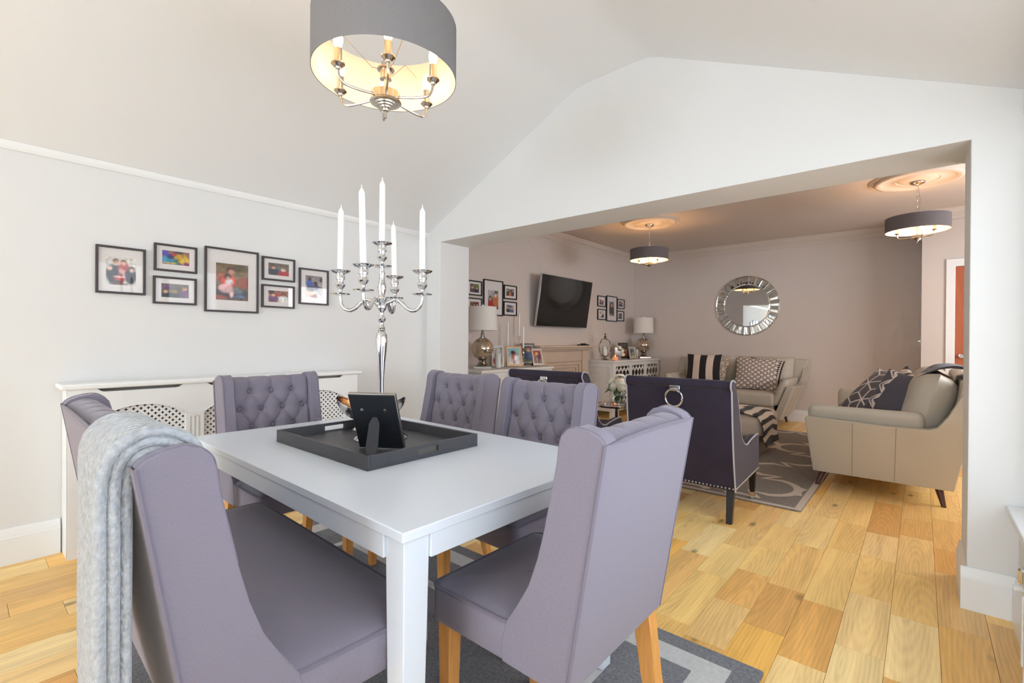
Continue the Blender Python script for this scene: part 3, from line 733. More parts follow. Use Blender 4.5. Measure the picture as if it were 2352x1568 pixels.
# ------------------------------------------------------------------ pendant lamps
SHADE_BACKLIT = mat('backlit_grey_linen', (106, 100, 102), .9, noise=(220, .08), bump=(700, .25, .0006))  # same grey linen, colour darkened so the living room shades look backlit
def pendant(name, label, x, y, zr, hgt, R, arms, ra, cz, topz, k=1., phase=0., bulb=None, shade=None):
    """drum shade pendant: zr shade rim height, ra arm radius, cz cup height"""
    t = thing(name, label, 'pendant lamp', (x, y, topz), group='drum shade pendants'); o_ = -topz
    def ring(r0, r1, z0, z1, nm, m):
        q = MB(); n = 72
        q.loft([[(r*math.cos(2*math.pi*j/n), r*math.sin(2*math.pi*j/n), z+o_) for j in range(n)] for r, z in ((r0, z0), (r0, z1), (r1, z1), (r1, z0))], closed=True)
        return q.build(nm, m, t, ang=50)
    sh = ring(R, R-.0015, zr, zr+hgt, 'drum_shade', shade or SHADEG)
    ring(R-.0016, R-.003, zr+.001, zr+hgt-.001, 'shade_lining', LINING)
    MB().box(-.0025, .0025, -R-.0012, -R+.002, zr+.002+o_, zr+hgt-.002+o_).build('shade_seam', SHADEG, sh, rot=(0, 0, rad(128)))
    hubz = cz-.062*k+o_
    MB().lathe([(.001, hubz-.062*k), (.0045*k, hubz-.060*k), (.005*k, hubz-.036*k), (.012*k, hubz-.034*k), (.014*k, hubz-.028*k), (.012*k, hubz-.025*k), (.021*k, hubz-.024*k), (.023*k, hubz-.019*k), (.031*k, hubz-.018*k), (.033*k, hubz-.013*k), (.041*k, hubz-.012*k), (.043*k, hubz-.007*k), (.056*k, hubz-.005*k), (.059*k, hubz-.001*k), (.056*k, hubz+.003), (.054*k, hubz+.004), (.054*k, hubz+.034*k), (.014*k, hubz+.036*k), (.009*k, hubz+.05*k), (.009*k, hubz+.085*k), (.022*k, hubz+.086*k), (.022*k, hubz+.12*k), (.032*k, hubz+.121*k), (.032*k, hubz+.126*k), (.018*k, hubz+.128*k), (.016*k, hubz+.15*k), (.006*k, hubz+.165*k), (.004*k, hubz+.18*k), (.001, hubz+.181*k)], 28).build('hub', NICKEL, t, ang=18)
    for i in range(arms):
        a = phase+2*math.pi*i/arms; d = Vector((math.cos(a), math.sin(a), 0))
        pts = smoothpath([(d.x*r, d.y*r, z) for r, z in ((.05*k, hubz+.014*k), (ra*.55, hubz+.006*k), (ra-.03*k, hubz+.004*k), (ra-.008*k, hubz+.016*k), (ra, hubz+.045*k))], 6)
        am = MB().tube(pts, .0048*k, 8).build('arm', NICKEL, t)
        p = (d.x*ra, d.y*ra, cz+o_)
        MB().lathe([(.001, -.018*k), (.008*k, -.017*k), (.010*k, -.010*k), (.016*k, -.008*k), (.020*k, -.002*k), (.024*k, 0), (.024*k, .004*k), (.015*k, .006*k), (.0135*k, .007*k), (.0135*k, .055*k), (.001, .0555*k)], 18, p).build('candle_tube', NICKEL, am, ang=40)
        MB().lathe([(.008*k, .055*k), (.0125*k, .066*k), (.0165*k, .080*k), (.0165*k, .092*k), (.012*k, .108*k), (.006*k, .120*k), (.001, .126*k)], 14, p).build('bulb', bulb or BULB, am, ang=80)
    q = MB()
    for i in range(3):
        a = phase+.5+2*math.pi*i/3; d = Vector((math.cos(a), math.sin(a), 0))
        q.tube([(d.x*R*.985, d.y*R*.985, zr+hgt*.72+o_), (d.x*R*.6, d.y*R*.6, zr+hgt*.70+o_), (d.x*.05*k, d.y*.05*k, hubz+.125*k), (d.x*.012, d.y*.012, hubz+.124*k)], .0016, 6)
    q.build('shade_carrier', NICKEL, t)
    # chain of links with flex, ceiling cup
    zt = hubz+.18*k; n = max(3, int((-zt-.03)/.026))
    lk = MB().tube([(.0065*math.cos(q_), 0, .0165*math.sin(q_)) for q_ in [2*math.pi*j/14 for j in range(14)]], .0016, 6, closed=True).mesh('chain_link'); lk.materials.append(NICKEL)
    for i in range(n):
        link('chain_link', lk, None, t, (0, 0, zt+.012+(-.03-zt)*(i+.0)/n), (0, 0, rad(90*(i % 2))))
    MB().tube(smoothpath([(0, 0, zt), (.012, .006, zt*.7), (.016, -.004, zt*.4), (0, 0, -.02)], 6), .0018, 6).build('flex', NICKEL, t)
    MB().lathe([(.055, 0), (.055, -.010), (.05, -.016), (.022, -.026), (.010, -.034), (.001, -.035)], 28).build('ceiling_cup', NICKEL, t, ang=40)
    return t
pendant('pendant_lamp', 'large grey drum shade pendant with lit candle bulbs above the dining table', -1.556, 1.068, 2.14, .20, .266, 6, .192, 2.112, 2.9455, 1., math.atan2(-1.068, 1.556)+.04, BULBD)
pendant('pendant_lamp', 'grey drum shade pendant with lit bulbs in the living room near the doorway', -.035, 5.68, 2.158, .128, .232, 3, .15, 2.142, LCZ-.036, .8, rad(200), None, SHADE_BACKLIT)
pendant('pendant_lamp', 'grey drum shade pendant with lit bulbs in front of the round mirror wall, left', -2.605, 5.68, 2.156, .138, .232, 3, .13, 2.150, LCZ-.036, .8, rad(225), None, SHADE_BACKLIT)
# ------------------------------------------------------------------ radiator cover
rc = thing('radiator_cover', 'white radiator cover with arched pierced grilles along the left wall', 'radiator cover', (XL, 0, 0))
D0 = .185
MB().box(0, D0+.022, .35, 2.06, .876, .905).build('shelf', TRIM, rc, bevel=.009, seg=3)
MB().box(.002, D0-.002, .378, .398, 0, .876).build('side_panel', TRIM, rc, bevel=.002)
MB().box(.002, D0-.002, 2.012, 2.032, 0, .876).build('side_panel', TRIM, rc, bevel=.002)
def arch(a, b, z0, zs, zt, n=18):
    c, h = (a+b)/2, (b-a)/2; pts = [(a, z0), (b, z0), (b, zs)]
    R_ = (h*h+(zt-zs)**2)/(2*(zt-zs)); cz = zt-R_; th = math.asin(h/R_)
    for k in range(1, n): q = th-2*th*k/n; pts.append((c+R_*math.sin(q), cz+R_*math.cos(q)))
    pts.append((a, zs)); return pts
AR3 = ((.478, .898), (.993, .413+1.0), (1.508, 1.928))
slots = [[(a+.015, .876), (a+.035, .861), (a+.05, .858), (b-.05, .858), (b-.035, .861), (b-.015, .876)] for a, b in AR3]
top = [(.378, .876)]
for s_ in slots: top += s_
top += [(2.032, .876)]
outl = [(.378, .0), (2.032, .0)]+list(reversed(top))
MB().plate(outl, [arch(a, b, .14, .705, .776) for a, b in AR3], D0-.018, D0, lambda a, b, t: (t, a, b)).build('front_panel', TRIM, rc, bevel=.0015, ang=30)
MB().box(.012, .03, .40, 2.01, .02, .87).build('cavity_shade_board', SHADOWBOX, rc, smooth=False)  # shade behind the grille, put in as a grey sheet
MB().box(D0-.05, D0-.045, .40, 2.01, .80, .876).build('slot_fill_board', mat('slot_fill_grey', (150, 144, 138), .9), rc, smooth=False)  # added board close behind the slots, keeps them grey instead of black
# raised pilasters with flutes
for y in (.9455, 1.4605):
    o = MB().plate([(y-.044, .12), (y+.044, .12), (y+.044, .703), (y-.044, .703)], [rrect(y+d-.006, y+d+.006, .16, .68, .0055, 4) for d in (-.022, 0, .022)], D0, D0+.008, lambda a, b, t: (t, a, b))
    p = o.build('pilaster', TRIM, rc, bevel=.001)
    MB().box(D0, D0+.002, y-.03, y+.03, .155, .685).build('flute_back', TRIM, p)
# pierced sheet: staggered four-point star holes, real openings
def star_sheet(y0, y1, z0, z1, p=.0335):
    b = MB(); h = p/2; o, i = h*.60, h*.19
    st = [(o, 0), (i, i), (0, o), (-i, i), (-o, 0), (-i, -i), (0, -o), (i, -i)]
    dm = [(h, 0), (h/2, h/2), (0, h), (-h/2, h/2), (-h, 0), (-h/2, -h/2), (0, -h), (h/2, -h/2)]
    ny, nz = int((y1-y0)/h), int((z1-z0)/h)
    for r in range(nz+1):
        for c in range(ny+1):
            if (r+c) % 2: continue
            cy, cz = y0+c*h, z0+r*h
            vs = [(0, cy+q[0], cz+q[1]) for q in dm]+[(0, cy+q[0], cz+q[1]) for q in st]
            b.add(vs, [(k, (k+1) % 8, 8+(k+1) % 8, 8+k) for k in range(8)])
    return b
for (a, b_) in AR3:
    o = star_sheet(a-.01, b_+.01, .13, .79); o.v = [(D0-.0185, p[1], p[2]) for p in o.v]
    o.build('pierced_grille', TRIM, rc, smooth=False, fix=False, kind='stuff')
    MB().tube([(D0+.001, p[0], p[1]) for p in arch(a, b_, .14, .705, .776)], .003, 6, closed=True).build('arch_bead', TRIM, rc)

# radiator with its valve on the right dwarf wall
ra = thing('radiator', 'white low panel radiator under the window sill at the right edge', 'radiator', (XR-.012, 1.28, .12))
MB().box(-.05, -.01, -.9, .9, 0, .26).build('panel', TRIM, ra, bevel=.008)
o = MB()
for k in range(34): o.box(-.056, -.05, -.88+k*.0535, -.855+k*.0535, .02, .24)
o.build('panel_flutes', TRIM, ra, bevel=.002)
MB().tube([(-.03, .9, .205), (-.03, 1.035, .205)], .007, 8).build('pipe', TRIM, ra)
MB().tube([(-.03, 1.03, -.12), (-.03, 1.03, .205)], .0065, 8).build('pipe', TRIM, ra)
vv = MB().lathe([(.012, 0), (.013, .03), (.02, .034), (.021, .075), (.016, .082), (.001, .083)], 16, (-.03, 1.03, .2)); vv.build('valve', CHROME, ra)
MB().tube([(-.06, 1.03, .212), (-.0, 1.03, .212)], .011, 10).build('valve_nut', TRIM, ra)

# ------------------------------------------------------------------ framed photographs
def photo_colors(spec, n, m):
    """blurred family-photo print from soft coloured blobs; u right, v up"""
    U, V = np.meshgrid((np.arange(n))/(n-1), (np.arange(m))/(m-1))
    im = np.zeros((m, n, 3)); im[:] = lin(spec['bg'])
    if 'bg2' in spec: im = im*(1-V[..., None])+np.array(lin(spec['bg2']))*V[..., None]
    for cx, cy, rx, ry, col, soft in spec['blobs']:
        d = np.sqrt(((U-cx)/rx)**2+((V-cy)/ry)**2); w = np.clip((1+soft/2-d)/soft, 0, 1)[..., None]; w = w*w*(3-2*w)
        im = im*(1-w)+np.array(lin(col))*w
    rg = np.random.default_rng(len(spec['blobs'])*7+int(spec['bg'][0]))
    g = rg.uniform(.55, 1.5, (m//4+2, n//4+2, 1))*rg.uniform(.9, 1.1, (m//4+2, n//4+2, 3)); g = np.kron(g, np.ones((4, 4, 1)))[:m, :n]
    f = rg.uniform(.8, 1.25, (m, n, 1)); im = im*g**.55*f
    for _ in range(2):
        p = np.pad(im, ((1, 1), (1, 1), (0, 0)), 'edge')
        im = (p[1:-1, 1:-1]*2+p[:-2, 1:-1]+p[2:, 1:-1]+p[1:-1, :-2]+p[1:-1, 2:])/6
    return im
SKIN = [(222, 170, 146), (206, 150, 122), (236, 196, 176), (168, 118, 92)]
HAIR = [(48, 36, 34), (92, 62, 44), (60, 50, 48), (150, 112, 76)]
CLO = [(176, 44, 52), (46, 52, 66), (70, 96, 140), (228, 224, 220), (60, 60, 58), (196, 110, 60), (112, 74, 112), (60, 112, 84)]
def people(seed, n=3, bg=(150, 140, 130), bg2=(190, 184, 176), low=.35):
    r = random.Random(seed); bl = []
    for k in range(4): bl.append((r.random(), r.random(), .12+.2*r.random(), .08+.15*r.random(), r.choice(CLO+[(120, 110, 90), (90, 110, 80)]), .9))
    for k in range(n):
        x = (k+.5)/n+.06*(r.random()-.5); y = low+.25*r.random()+.12; w = .36/n+.05
        bl.append((x, y-.34, w*1.15, .30, r.choice(CLO), .35))
        bl.append((x, y+.03, w*.62, .145, r.choice(HAIR), .3)); bl.append((x, y-.015, w*.46, .105, r.choice(SKIN), .4))
    return dict(bg=bg, bg2=bg2, blobs=bl)
def picture(name, label, cat, w, h, spec, loc, rot, fmat=FRAMEB, fw=.012, fd=.018, ph=(.5, .55), off=(0, 0), group=None, mount=MATB, n=46):
    """wall frame in local x (right) / z (up), facing -y: moulding, mount board, print, glass"""
    t = thing(name, label, cat, loc, rot=rot, group=group)
    MB().plate(rect(w/2, h/2), [rect(w/2-fw, h/2-fw)], -fd, 0, lambda a, b, t_: (a, t_, b)).build('frame_moulding', fmat, t, bevel=.0012)
    pw, p_h = w*ph[0]/2, h*ph[1]/2; ox, oy = off[0]*w, off[1]*h
    hole = [(ox-pw, oy-p_h), (ox+pw, oy-p_h), (ox+pw, oy+p_h), (ox-pw, oy+p_h)]
    MB().plate(rect(w/2-fw*.9, h/2-fw*.9), [hole], -.0075, -.0055, lambda a, b, t_: (a, t_, b)).build('mount_board', mount, t, smooth=False)
    m = max(6, int(n*p_h/pw)); m = min(m, 90)
    b = MB(); b.grid(lambda u, v: (ox+(u-.5)*2*pw, -.005, oy+(v-.5)*2*p_h), n, m)
    im = photo_colors(spec, n, m); b.c = np.concatenate([im.reshape(-1, 3), np.ones((n*m, 1))], 1)
    b.build('photo_print', PRINT, t, fix=False, smooth=False)
    MB().box(-w/2+fw*.8, w/2-fw*.8, -.0115, -.0105, -h/2+fw*.8, h/2-fw*.8).build('glass', GLASSP, t, smooth=False)
    return t
R90 = (0, 0, rad(90))
def wallpic(label, y0, y1, z0, z1, spec, X=XL, **k):
    return picture('picture_frame', label, 'picture frame', y1-y0, z1-z0, spec, (X+.0005, (y0+y1)/2, (z0+z1)/2), R90, **k)
G1 = 'framed family photos on the left wall'
fam = dict(bg=(206, 202, 196), bg2=(222, 220, 216), blobs=[(.3, .35, .26, .42, (44, 42, 44), .3), (.6, .62, .2, .22, (168, 50, 56), .4), (.14, .42, .14, .3, (50, 46, 46), .3), (.82, .35, .2, .3, (44, 42, 48), .3), (.45, .22, .18, .16, (176, 52, 58), .3), (.35, .1, .2, .07, (60, 54, 52), .4), (.44, .3, .2, .03, (230, 200, 200), .3),
       (.33, .86, .1, .1, (120, 86, 70), .4), (.33, .8, .085, .09, (222, 180, 160), .5), (.58, .85, .1, .09, (110, 80, 66), .4), (.58, .8, .08, .085, (224, 178, 158), .5), (.12, .6, .09, .08, (224, 186, 166), .5), (.86, .62, .1, .1, (70, 54, 50), .4), (.86, .56, .07, .07, (216, 176, 156), .5), (.52, .5, .11, .1, (210, 150, 140), .5), (.45, .04, .3, .04, (120, 80, 60), .5)])
dance = dict(bg=(96, 84, 130), bg2=(150, 110, 90), blobs=[(.2, .35, .22, .3, (60, 150, 190), .5), (.35, .6, .2, .2, (40, 50, 90), .5), (.1, .8, .16, .2, (90, 70, 170), .6), (.7, .5, .25, .35, (196, 150, 40), .6), (.85, .3, .18, .3, (230, 196, 60), .6), (.9, .1, .12, .15, (140, 40, 110), .6), (.5, .2, .1, .25, (46, 120, 110), .5), (.42, .75, .1, .1, (200, 60, 60), .5), (.6, .9, .2, .1, (60, 50, 60), .6), (.25, .1, .3, .04, (226, 190, 60), .5)])
kids = dict(bg=(90, 78, 74), bg2=(140, 116, 86), blobs=[(.2, .62, .24, .12, (170, 96, 76), .4), (.85, .5, .22, .16, (150, 80, 62), .4), (.5, .2, .55, .12, (64, 62, 70), .4), (.1, .06, .25, .06, (160, 84, 66), .4), (.75, .9, .3, .1, (96, 84, 62), .6), (.2, .93, .3, .07, (120, 96, 70), .6), (.38, .52, .22, .18, (232, 78, 58), .3), (.4, .5, .12, .1, (222, 216, 214), .4), (.3, .32, .22, .12, (236, 186, 186), .4), (.62, .26, .2, .08, (110, 116, 130), .5), (.48, .2, .06, .12, (236, 190, 192), .4), (.44, .82, .12, .09, (70, 46, 42), .5), (.46, .78, .09, .07, (206, 150, 130), .6), (.36, .64, .12, .08, (60, 44, 44), .5), (.37, .6, .07, .05, (196, 146, 130), .6), (.72, .12, .16, .03, (90, 120, 170), .4)])
wallpic('square-ish dark frame with a group of five people, leftmost on the left wall', .511, .737, 1.396, 1.665, fam, group=G1, ph=(.60, .58), off=(0, -.02))
wallpic('dark frame with a bright blue and yellow photo, upper of the left pair', .777, 1.001, 1.551, 1.716, dance, group=G1, ph=(.63, .50), off=(0, .02))
wallpic('dark frame with three heads and a red hat, lower of the left pair', .773, .999, 1.352, 1.519, people(3, 3, (70, 60, 56), (110, 100, 90), .3), group=G1, ph=(.63, .50), off=(0, .0))
wallpic('largest dark frame with two children in orange and pink, centre of the group', 1.043, 1.370, 1.318, 1.737, kids, group=G1, ph=(.60, .575), off=(0, -.02))
wallpic('dark frame with two people in white, upper of the right pair', 1.394, 1.623, 1.556, 1.721, people(11, 2, (120, 104, 92), (96, 80, 70), .3), group=G1, ph=(.63, .52), off=(0, .0))
wallpic('dark frame with two children sitting on a floor, lower of the right pair', 1.392, 1.621, 1.364, 1.526, people(12, 2, (214, 192, 160), (140, 70, 60), .3), group=G1, ph=(.61, .50), off=(0, .0))
wallpic('upright dark frame with two seated children, rightmost on the left wall', 1.655, 1.884, 1.403, 1.671, dict(bg=(214, 206, 198), bg2=(120, 116, 122), blobs=[(.25, .62, .2, .2, (60, 90, 170), .3), (.3, .4, .22, .14, (40, 40, 46), .4), (.6, .5, .18, .16, (60, 60, 110), .4), (.25, .84, .1, .08, (70, 50, 44), .5), (.6, .68, .12, .08, (70, 52, 46), .5), (.5, .1, .2, .09, (150, 30, 34), .3), (.75, .5, .25, .04, (40, 36, 36), .4), (.2, .2, .3, .1, (222, 190, 160), .5), (.92, .84, .1, .1, (40, 36, 36), .3)]), group=G1, ph=(.58, .62), off=(0, 0))
G2 = 'framed photos left of the TV'
LK = dict(X=XT, fmat=FRAMEK, fw=.014)
wallpic('black frame with a child in red, upper left beside the pier', 3.78, 4.02, 1.655, 1.826, people(21, 2, (70, 96, 50), (120, 130, 70), .25), group=G2, ph=(.6, .58), **LK)
wallpic('black frame with a crowd photo, lower left behind the lamp shade', 3.78, 4.02, 1.45, 1.628, people(22, 3, (60, 50, 30), (130, 110, 60), .25), group=G2, ph=(.6, .5), **LK)
wallpic('tall black frame left of the TV with a couple in the print', 4.045, 4.39, 1.436, 1.863, people(23, 2, (60, 60, 70), (190, 186, 190), .4), group=G2, ph=(.52, .52), off=(0, -.05), **LK)
wallpic('small black frame with three people, upper right of the group left of the TV', 4.408, 4.652, 1.652, 1.828, people(24, 3, (120, 110, 100), (170, 160, 150), .35), group=G2, ph=(.6, .52), **LK)
wallpic('small black frame with a pale print, lower right of the group left of the TV', 4.403, 4.655, 1.448, 1.625, people(25, 2, (200, 196, 180), (170, 160, 150), .35), group=G2, ph=(.58, .52), **LK)
G3 = 'framed photos right of the TV'
wallpic('small black frame with one child, upper left of the group right of the TV', 6.653, 6.91, 1.69, 1.863, people(31, 1, (226, 214, 190), (236, 226, 210), .35), group=G3, ph=(.55, .62), **LK)
wallpic('small black frame with a purple print, lower left of the group right of the TV', 6.656, 6.921, 1.478, 1.65, people(32, 2, (120, 80, 130), (230, 220, 200), .35), group=G3, ph=(.55, .55), **LK)
wallpic('tall black frame in the middle of the group right of the TV', 6.935, 7.289, 1.462, 1.883, people(33, 1, (176, 160, 150), (150, 146, 150), .45), group=G3, ph=(.5, .58), **LK)
wallpic('small black frame with a grey print, upper right of the group right of the TV', 7.30, 7.551, 1.689, 1.853, people(34, 3, (140, 140, 130), (170, 166, 160), .35), group=G3, ph=(.6, .55), **LK)
wallpic('small black frame with a red-brown print, lower right of the group right of the TV', 7.288, 7.54, 1.477, 1.652, people(35, 2, (170, 120, 110), (190, 180, 170), .35), group=G3, ph=(.55, .55), **LK)
# ------------------------------------------------------------------ living rug
LRG = mat('taupe_grey_pile', (142, 134, 126), 1., noise=(70, .2), bump=(300, .8, .004))
LRW = mat('cream_trellis_pile', (214, 200, 186), 1., noise=(60, .06), bump=(300, .8, .004))
t = thing('area_rug', 'grey rug with a cream trellis pattern under the living room armchairs', 'rug', (-1.80, 5.34, 0))
slab(-1.195, 1.195, -1.63, 1.63, .01, [(.002, .0), (0, .002), (0, .008), (.003, .0098), (.01, .010)]).build('pile', LRG, t)
MB().plate(rect(1.192, 1.627), [rect(1.15, 1.585)], .003, .0106, lambda a, b, t_: (a, b, t_)).build('cream_border', LRW, t, smooth=False)
tre = MB()
def seg_lb():
    q = [(-.275+.2*math.cos(a), .24*math.sin(a)) for a in np.linspace(math.pi, math.pi*1.42, 9)]
    q += [(-.195, -.212)]
    return q+[(-.475-x, -.565-y) for x, y in reversed(q)]
def ribbon(pts, w, lim, z):
    P = [Vector(p) for p in pts]; secs = []
    for i, p in enumerate(P):
        d = P[min(i+1, len(P)-1)]-P[max(i-1, 0)]; d.normalize(); nn = Vector((-d.y, d.x)); secs.append((p+nn*w/2, p-nn*w/2))
    for (a, b), (c, d) in zip(secs[:-1], secs[1:]):
        if all(abs(v.x) < lim[0] and abs(v.y) < lim[1] for v in (a, b, c, d)):
            tre.add([(v.x, v.y, z) for v in (a, b, d, c)], [(0, 1, 2, 3)])
S_ = seg_lb()
for i in range(-3, 5):
    for j in range(-4, 5):
        for ox, oy in ((0, 0), (.475, .565)):
            for sg in (1, -1): ribbon([(x+i*.95+ox+.145, sg*y+j*1.13+oy+.53) for x, y in S_], .058, (1.155, 1.59), .0105+.0003*(sg+1)+.0002*(ox > 0))
tre.build('trellis_pattern', LRW, t, smooth=False, fix=False)

# ------------------------------------------------------------------ television
tv = thing('television', 'large black flat-screen television tilted forward on the living room wall', 'television', (-3.82, 5.56, 1.327), rot=(0, 0, rad(90)))
TL = rad(8.4)
def tvp(b): b.v = [(p[0], p[1]*math.cos(TL)-p[2]*math.sin(TL), p[2]*math.cos(TL)+p[1]*math.sin(TL)) for p in b.v]; return b
tvp(MB().box(-.62, .62, 0, .035, 0, .69)).build('casing', TVEDGE, tv, bevel=.003)
tvp(MB().box(-.614, .614, -.004, .001, .008, .684)).build('screen', TVBLK, tv, bevel=.001)
tvp(MB().box(-.2, .2, .035, .06, .2, .5)).build('rear_housing', BLACKPL, tv, bevel=.004)
MB().box(-.05, .05, .01, .0995, .28, .46).build('wall_bracket', BLACKPL, tv)

# ------------------------------------------------------------------ fireplace surround
fp = thing('fireplace_surround', 'beige stone fireplace surround with a moulded mantel under the television', 'fireplace', (XT, 5.56, 0))
MB().box(.0, .225, -.68, .68, 1.045, 1.072).build('mantel_shelf', STONE, fp, bevel=.006)
MB().box(0, .20, -.655, .655, 1.018, 1.045).build('mantel_moulding', STONE, fp, bevel=.010)
MB().box(0, .165, -.60, .60, .998, 1.018).build('mantel_moulding', STONE, fp, bevel=.006)
for s in (-1, 1):
    MB().box(0, .15, s*.60, s*.45, 0, .998).build('jamb', STONE, fp, bevel=.008)
MB().box(0, .135, -.45, .45, .84, .998).build('frieze', STONE, fp, bevel=.012)
for k in range(4):
    a = .45-.045*k; h = .84-.045*k
    MB().plate([(-a, 0), (a, 0), (a, h), (-a, h)], [[(-a+.045, -.001), (a-.045, -.001), (a-.045, h-.045), (-a+.045, h-.045)]] if False else [], 0, 0.001, lambda p, q, t_: (t_, p, q)) if False else None
    o = MB(); o.plate([(-a, 0), (-a+.045, 0), (-a+.045, h-.045), (a-.045, h-.045), (a-.045, 0), (a, 0), (a, h), (-a, h)], [], 0, .12-.022*k, lambda p, q, t_: (t_, p, q))
    o.build('stepped_moulding', STONE, fp, bevel=.006)
MB().box(0, .012, -.28, .28, 0, .67).build('hearth_back', mat('black_hearth', (26, 24, 24), .7), fp)
rm = thing('remote_control', 'black remote control lying on the stone mantel', 'remote', (-3.75, 5.98, 1.0725), rad(80))
MB().box(-.11, .11, -.022, .022, 0, .016).build('body', BLACKPL, rm, bevel=.006)
MB().box(-.03, .06, -.012, .03, .016, .03).build('button_pad', BLACKPL, rm, bevel=.006)

# ------------------------------------------------------------------ cabinets
cl = thing('sideboard_cabinet', 'plain white cabinet beside the pier, left of the fireplace', 'cabinet', (XT, 4.135, 0))
MB().box(0.02, .52, -.63, .63, .8, .83).build('top', CAB, cl, bevel=.006)
MB().box(0.02, .50, -.615, .615, .02, .8).build('body', CAB, cl, bevel=.003)
for s in (-1, 1):
    d = MB().plate([(s*.005, .06), (s*.60, .06), (s*.60, .77), (s*.005, .77)], [[(s*.07, .13), (s*.535, .13), (s*.535, .70), (s*.07, .70)]], .5, .515, lambda p, q, t_: (t_, p, q)).build('door', CAB, cl, bevel=.003)
    MB().lathe([(.012, 0), (.008, .01), (.014, .02), (.001, .026)], 14).build('knob', CHROME, d, (.515, s*.05, .45), (0, rad(90), 0))
cr = thing('fretwork_cabinet', 'white mirrored cabinet with hexagon fretwork doors in the far corner', 'cabinet', (XT, 7.065, 0))
MB().box(.02, .525, -.80, .80, .82, .85).build('top', CAB, cr, bevel=.006)
MB().box(.02, .50, -.79, .79, .1, .82).build('body', CAB, cr, bevel=.003)
MB().plate([(.05, .14), (.47, .14), (.47, .79), (.05, .79)], [[(.09, .18), (.43, .18), (.43, .75), (.09, .75)]], -.792, -.80, lambda p, q, t_: (p, t_, q)).build('side_frame', CAB, cr, bevel=.002)
for sx in (.06, .46):
    for sy in (-.74, .74): MB().box(sx-.03, sx+.03, sy-.03, sy+.03, 0, .1).build('leg', CAB, cr, bevel=.003)
DMIR = mat('aged_mirror_panel', (150, 144, 136), .1, 1.)
for k in range(3):
    y0 = -.77+k*.515; y1 = y0+.51
    fr_ = MB().plate([(y0, .12), (y1, .12), (y1, .80), (y0, .80)], [[(y0+.035, .155), (y1-.035, .155), (y1-.035, .765), (y0+.035, .765)]], .5, .518, lambda p, q, t_: (t_, p, q)).build('door', CAB, cr, bevel=.002)
    MB().box(.5, .504, y0+.03, y1-.03, .15, .77).build('mirror_panel', DMIR, fr_, smooth=False)
    o = MB(); hw, hh = .055, .078     # honeycomb fretwork bars
    for r in range(7):
        for c in range(6):
            cy, cz = y0+.035+c*.11+(.055 if r % 2 else 0), .765-r*.115
            P6 = [(cy+hw*.52, cz+hh*.9), (cy+hw, cz+.02), (cy+hw, cz-.02), (cy+hw*.52, cz-hh*.9), (cy-hw*.52, cz-hh*.9), (cy-hw, cz-.02), (cy-hw, cz+.02), (cy-hw*.52, cz+hh*.9)]
            for q in range(8):
                a, b = P6[q], P6[(q+1) % 8]
                ps = [(a[0]+(b[0]-a[0])*k_/6, a[1]+(b[1]-a[1])*k_/6) for k_ in range(7)]
                ps = [p for p in ps if y0+.028 < p[0] < y1-.028 and .148 < p[1] < .772]
                if len(ps) > 1: o.tube([(.508, p[0], p[1]) for p in (ps[0], ps[-1])], .007, 4)
    o.build('fretwork', CAB, fr_, kind='stuff')

# ------------------------------------------------------------------ table lamps
def table_lamp(label, loc, k=1.):
    t = thing('table_lamp', label, 'table lamp', loc, rad(45), 'glass globe table lamps')
    MB().box(-.10*k, .10*k, -.10*k, .10*k, 0, .028*k).build('plinth', SILVF, t, bevel=.003)
    MB().lathe([(.085*k, .028*k), (.075*k, .034*k), (.055*k, .05*k), (.04*k, .075*k), (.042*k, .095*k), (.055*k, .105*k)], 28, caps=False).build('glass_foot', SMOKE, t)
    MB().lathe([(.03*k, .028*k), (.026*k, .036*k), (.014*k, .045*k), (.020*k, .055*k), (.012*k, .065*k), (.020*k, .08*k), (.012*k, .09*k), (.018*k, .105*k), (.012*k, .115*k), (.001, .116*k)], 18).build('chrome_spindle', CHROME, t, ang=40)
    pr = [(.04*k, .10*k)]+[(.127*k*math.sin(a), .225*k-.127*k*math.cos(a)) for a in np.linspace(.32, 2.85, 24)]
    MB().lathe(pr, 36, caps=False).build('glass_globe', mat('mercury_glass', (206, 188, 166), .06, .78, spec=.6), t, ang=80)
    MB().lathe([(.001, .335*k), (.04*k, .342*k), (.042*k, .35*k), (.03*k, .358*k), (.018*k, .37*k), (.028*k, .385*k), (.02*k, .395*k), (.012*k, .405*k), (.02*k, .415*k), (.012*k, .425*k), (.008*k, .44*k), (.008*k, .63*k), (.001, .631*k)], 20).build('chrome_neck', CHROME, t, ang=40)
    z0, z1, r0, r1 = .435*k, .70*k, .17*k, .158*k; n = 56
    sh = MB().loft([[(r*math.cos(2*math.pi*j/n), r*math.sin(2*math.pi*j/n), z) for j in range(n)] for r, z in ((r0, z0), (r1, z1), (r1-.002, z1), (r0-.002, z0))], closed=True).build('drum_shade', SHADEW, t, ang=50)
    MB().tube([(r1*math.cos(a), r1*math.sin(a), z1) for a in [2*math.pi*j/48 for j in range(48)]], .003, 6, closed=True).build('shade_trim', SHADEW, sh)
    MB().tube([(-r1+.001, 0, .66*k), (r1-.001, 0, .66*k)], .0025, 6).build('shade_bar', NICKEL, t)
    MB().lathe([(.004, .63*k), (.004, .705*k), (.014*k, .71*k), (.016*k, .722*k), (.010*k, .735*k), (.001, .74*k)], 14).build('finial', CHROME, t, ang=50)
    return t
table_lamp('globe table lamp with a white drum shade on the cabinet beside the pier', (-3.672, 3.79, .8305), .965)
table_lamp('globe table lamp with a pale drum shade in the far corner', (-3.60, 7.66, .8505), .98)

